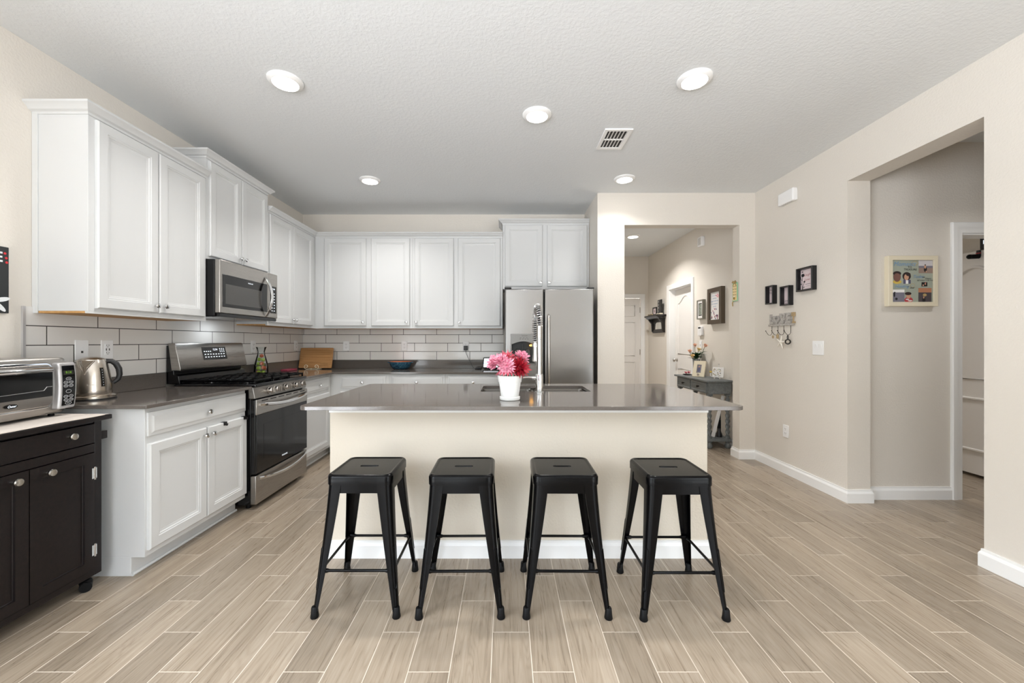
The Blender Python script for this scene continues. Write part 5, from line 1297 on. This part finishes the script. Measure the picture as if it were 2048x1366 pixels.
# ------------------------------------------------------------------ hall console table
def console():
    X0, X1, Y0, Y1, Z = 2.31, 2.622, 4.60, 5.50, 0.795
    t = thing('console_table', 'grey painted console table with twisted legs in the hallway', 'table', (2.466, 5.05, 0)); T = inv(t)
    MB(T).box(X0, X1, Y0, Y1, Z-0.022, Z).build('tabletop', 'grey_table_wood', t, bevel=0.006, seg=3)
    MB(T).box(X0+0.03, X1-0.01, Y0+0.03, Y1-0.03, Z-0.16, Z-0.022).build('apron', 'grey_table_wood', t, bevel=0.002)
    for a in (Y0+0.06, (Y0+Y1)/2+0.012):
        m = MB(T @ Matrix.Translation((X0+0.03, 0, 0)) @ Matrix.Rotation(-R90, 4, 'Z')); b = a+(Y1-Y0)/2-0.075
        face_loops(m, -b, -a, Z-0.148, Z-0.034, [(0, 0), (0, -0.012), (0.014, -0.012), (0.018, -0.006), (0.02, -0.006)])
        d = m.build('drawer', 'grey_table_wood', t, smooth=20)
        MB(T).lathe([(0.008, 0), (0.007, 0.012), (0.014, 0.02), (0.012, 0.028), (0.003, 0.03)], (X0+0.024, (a+b)/2, Z-0.09), (-1,0,0), 14).build('knob', 'dark_metal', d)
    for x in (X0+0.06, X1-0.04):
        for y in (Y0+0.06, Y1-0.06):
            m = MB(T); R = []
            for i in range(61):
                z = 0.62-0.5*i/60; a = i*0.42; r = 0.02
                R.append([(x+(r+0.006*math.cos(2*(b-a)))*math.cos(b), y+(r+0.006*math.cos(2*(b-a)))*math.sin(b), z) for b in [2*PI*k/14 for k in range(14)]])
            m.rings(R); m.box(x-0.025, x+0.025, y-0.025, y+0.025, 0.61, Z-0.161)
            m.lathe([(0.02, 0), (0.03, 0.012), (0.033, 0.035), (0.022, 0.06), (0.028, 0.075), (0.028, 0.125)], (x, y, 0), n=16); m.build('leg', 'grey_table_wood', t, smooth=40)
    MB(T).box(X0+0.02, X1-0.01, Y0+0.025, Y1-0.025, 0.085, 0.115).build('lower_shelf', 'grey_table_wood', t, bevel=0.004)
    # on the table
    v = thing('flower_vase', 'glass vase of peach roses on the hallway console table', 'vase', (2.555, 5.37, Z))
    MB().lathe([(0.034, 0), (0.038, 0.01), (0.04, 0.1), (0.046, 0.19), (0.05, 0.22), (0.045, 0.22), (0.04, 0.18), (0.034, 0.1), (0.03, 0.02)], n=24).build('vase', 'vase_glass', v)
    st = MB(); lf = MB()
    for (dx, dy, dz), mt in (((-0.085, 0.0, 0.305), 'peach'), ((-0.03, -0.02, 0.385), 'peach'), ((0.02, -0.19, 0.385), 'peach'), ((-0.075, -0.05, 0.245), 'pale_yellow'), ((0.03, 0.0, 0.33), 'pale_yellow')):
        c = (dx, dy, dz); m = MB(); bloom(m, c, (dx*3, dy*3-0.3, 0.9), 0.034, 22, 0.03, 1.35, False, 0.55, 0.05, 0.5); m.sphere(c, 0.014, 8); m.build('rose', mt, v, smooth=80, recalc=False)
        st.tube([(dx*0.15, dy*0.15, 0.03), (dx*0.4, dy*0.4, 0.2), c], 0.003, 5)
        for k in range(5):
            a = random.uniform(0, 6.28); f = random.uniform(0.45, 0.95); leaf(lf, Vector((dx*0.4, dy*0.4, 0.2)).lerp(Vector(c), f-0.35), (math.cos(a), math.sin(a), 0.4), 0.075, 0.036)
    for k in range(8):
        a = k*0.8; leaf(lf, (0, 0, 0.215), (math.cos(a), math.sin(a), 0.7), 0.1, 0.05); leaf(lf, (0, 0, 0.235), (math.cos(a+0.4), math.sin(a+0.4), 1.2), 0.11, 0.055); leaf(lf, (0.0, -0.04*math.cos(a), 0.26), (math.cos(a*2), math.sin(a*2), 0.5), 0.085, 0.05)
    st.build('stems', 'leaf_green', v); lf.build('leaves', 'leaf_green', v, smooth=80, recalc=False)
    d = thing('trinket_dish', 'small dark dish of pink rosettes beside the vase', 'dish', (2.44, 5.39, Z))
    MB().lathe([(0.03, 0), (0.052, 0.008), (0.056, 0.013), (0.05, 0.011), (0.02, 0.005)], n=24).build('dish', 'dark_metal', d)
    for x, y in ((-0.02, -0.008), (0.022, 0.004)):
        m = MB(); bloom(m, (x, y, 0.02), (0, -0.3, 1), 0.026, 16, 0.024, 1.4, False, 0.5); m.build('rosette', 'rose_pink', d, smooth=80, recalc=False)
    f = thing('framed_photo', 'cream leaning photo frame on the hallway console table', 'picture frame', (2.44, 5.08, Z), math.radians(-52))
    a = math.radians(16); A = Matrix.Translation((0, 0, 0.003)) @ Matrix.Rotation(-a, 4, 'X')
    m = MB(A); face_loops(m, -0.075, 0.075, 0, 0.205, [(0, 0.008), (0, -0.008), (0.046, -0.008), (0.048, -0.003), (0.049, -0.003)]); m.build('frame', 'cream', f, smooth=20)
    m = MB(A); flat(m, rect(-0.028, 0.028, 0.05, 0.156), -0.004); m.c = 1; flat(m, ell(0, 0.095, 0.018, 0.03), -0.0045); m.c = 2; flat(m, ell(0, 0.13, 0.009, 0.01), -0.0048); m.build('photo', ['sea_grey', 'navy_cloth', 'skin_tan'], f, smooth=0)
    MB(A).cyl((0, -0.008, 0.024), (0, -0.014, 0.024), 0.014).build('medallion', 'satin_nickel', f)
    MB(A).prism([(0.0, 0.15), (0.006, 0.15), (0.085, 0.022), (0.075, 0.022)], (-0.02, 0.008, 0), (0,1,0), (0,0,1), 0.04).build('easel_back', 'black_plastic', f)
    g = thing('photo_block', 'pale ornamented photo block on easel nearest the hall opening', 'photo block', (2.53, 4.78, Z), math.radians(-40))
    A = Matrix.Translation((0, 0, 0.022)) @ Matrix.Rotation(-a, 4, 'X')
    MB(A).box(-0.06, 0.06, 0, 0.018, 0, 0.125).build('block', 'paper_white', g, bevel=0.002)
    m = MB(A)
    for k in range(40): m.c = k % 3; x, z = random.uniform(-0.054, 0.03), random.uniform(0.006, 0.118); flat(m, ell(x, z, random.uniform(0.003, 0.008), random.uniform(0.003, 0.007), 8), -0.0004-0.00002*k)
    m.build('decoration', ['sage', 'straw', 'taupe_frame'], g, smooth=0)
    MB().tube([(-0.03, -0.03, 0.004), (-0.03, -0.02, 0.02), (-0.03, 0.0, 0.022), (-0.01, 0.09, 0.003)], 0.004, 6).tube([(0.03, -0.03, 0.004), (0.03, -0.02, 0.02), (0.03, 0.0, 0.022), (0.01, 0.09, 0.003)], 0.004, 6).tube([(0, 0.02, 0.022), (0, 0.055, 0.17)], 0.004, 6).sphere((0, 0.057, 0.176), 0.009, 8).build('easel', 'chrome', g)
    MB().sphere((-0.075, -0.005, 0.085), 0.015, 10).build('gold_ornament', 'yellow', g); MB().tube([(-0.072, 0.0, 0.08), (-0.08, -0.006, 0.04), (-0.062, 0.0, 0.024)], 0.006, 6).build('ribbon', 'paper_white', g)
    # on the lower shelf
    fl = thing('flashlight', 'black flashlight standing on the console table lower shelf', 'flashlight', (2.53, 4.75, 0.1155))
    MB().lathe([(0.034, 0), (0.034, 0.03), (0.02, 0.07), (0.0185, 0.3), (0.022, 0.302), (0.022, 0.34)], n=18).build('barrel', 'black_plastic', fl); MB().lathe([(0.0205, 0.1), (0.0205, 0.2)], n=18).build('grip', 'rubber', fl)
    p = MB().box(-0.02, 0.02, -0.006, 0.006, 0, 0.5).build('white_plank', 'paper_white', bevel=0.002, loc=(2.44, 4.72, 0.1215)); p.rotation_euler = (0, math.radians(14), 0)
    tag(p, 'narrow white plank leaning under the console table', 'plank')
    tr = thing('folded_tripod', 'folded black tripod on the console table lower shelf', 'tripod', (2.45, 5.0, 0.1155))
    for dx, dy in ((-0.06, 0), (0.06, 0.02), (0, -0.06)): MB().tube([(dx, dy, 0.006), (0, 0, 0.3)], 0.011, 8).build('leg', 'black_plastic', tr)
    MB().lathe([(0.02, 0.28), (0.028, 0.3), (0.028, 0.36), (0.014, 0.38)], n=14).build('head', 'black_plastic', tr)
console()
def door_hooks():
    for y, lb in ((2.7, 'black over-door hook near the middle of the base cabinet doors'), (2.905, 'black over-door hook on the cabinet door edge beside the stove')):
        o = MB().box(-0.016, 0.016, -0.0225, -0.0205, -0.02, 0.002).box(-0.016, 0.016, -0.0225, -0.001, 0.0005, 0.0025).tube([(0, -0.022, -0.018), (0, -0.034, -0.02), (0, -0.038, -0.008)], 0.004, 6).build('door_hook', 'black_plastic', loc=(XB, y, 0.7))
        o.rotation_euler = (0, 0, R90); tag(o, lb, 'hook', 'over-door hooks on the base cabinet')
door_hooks()
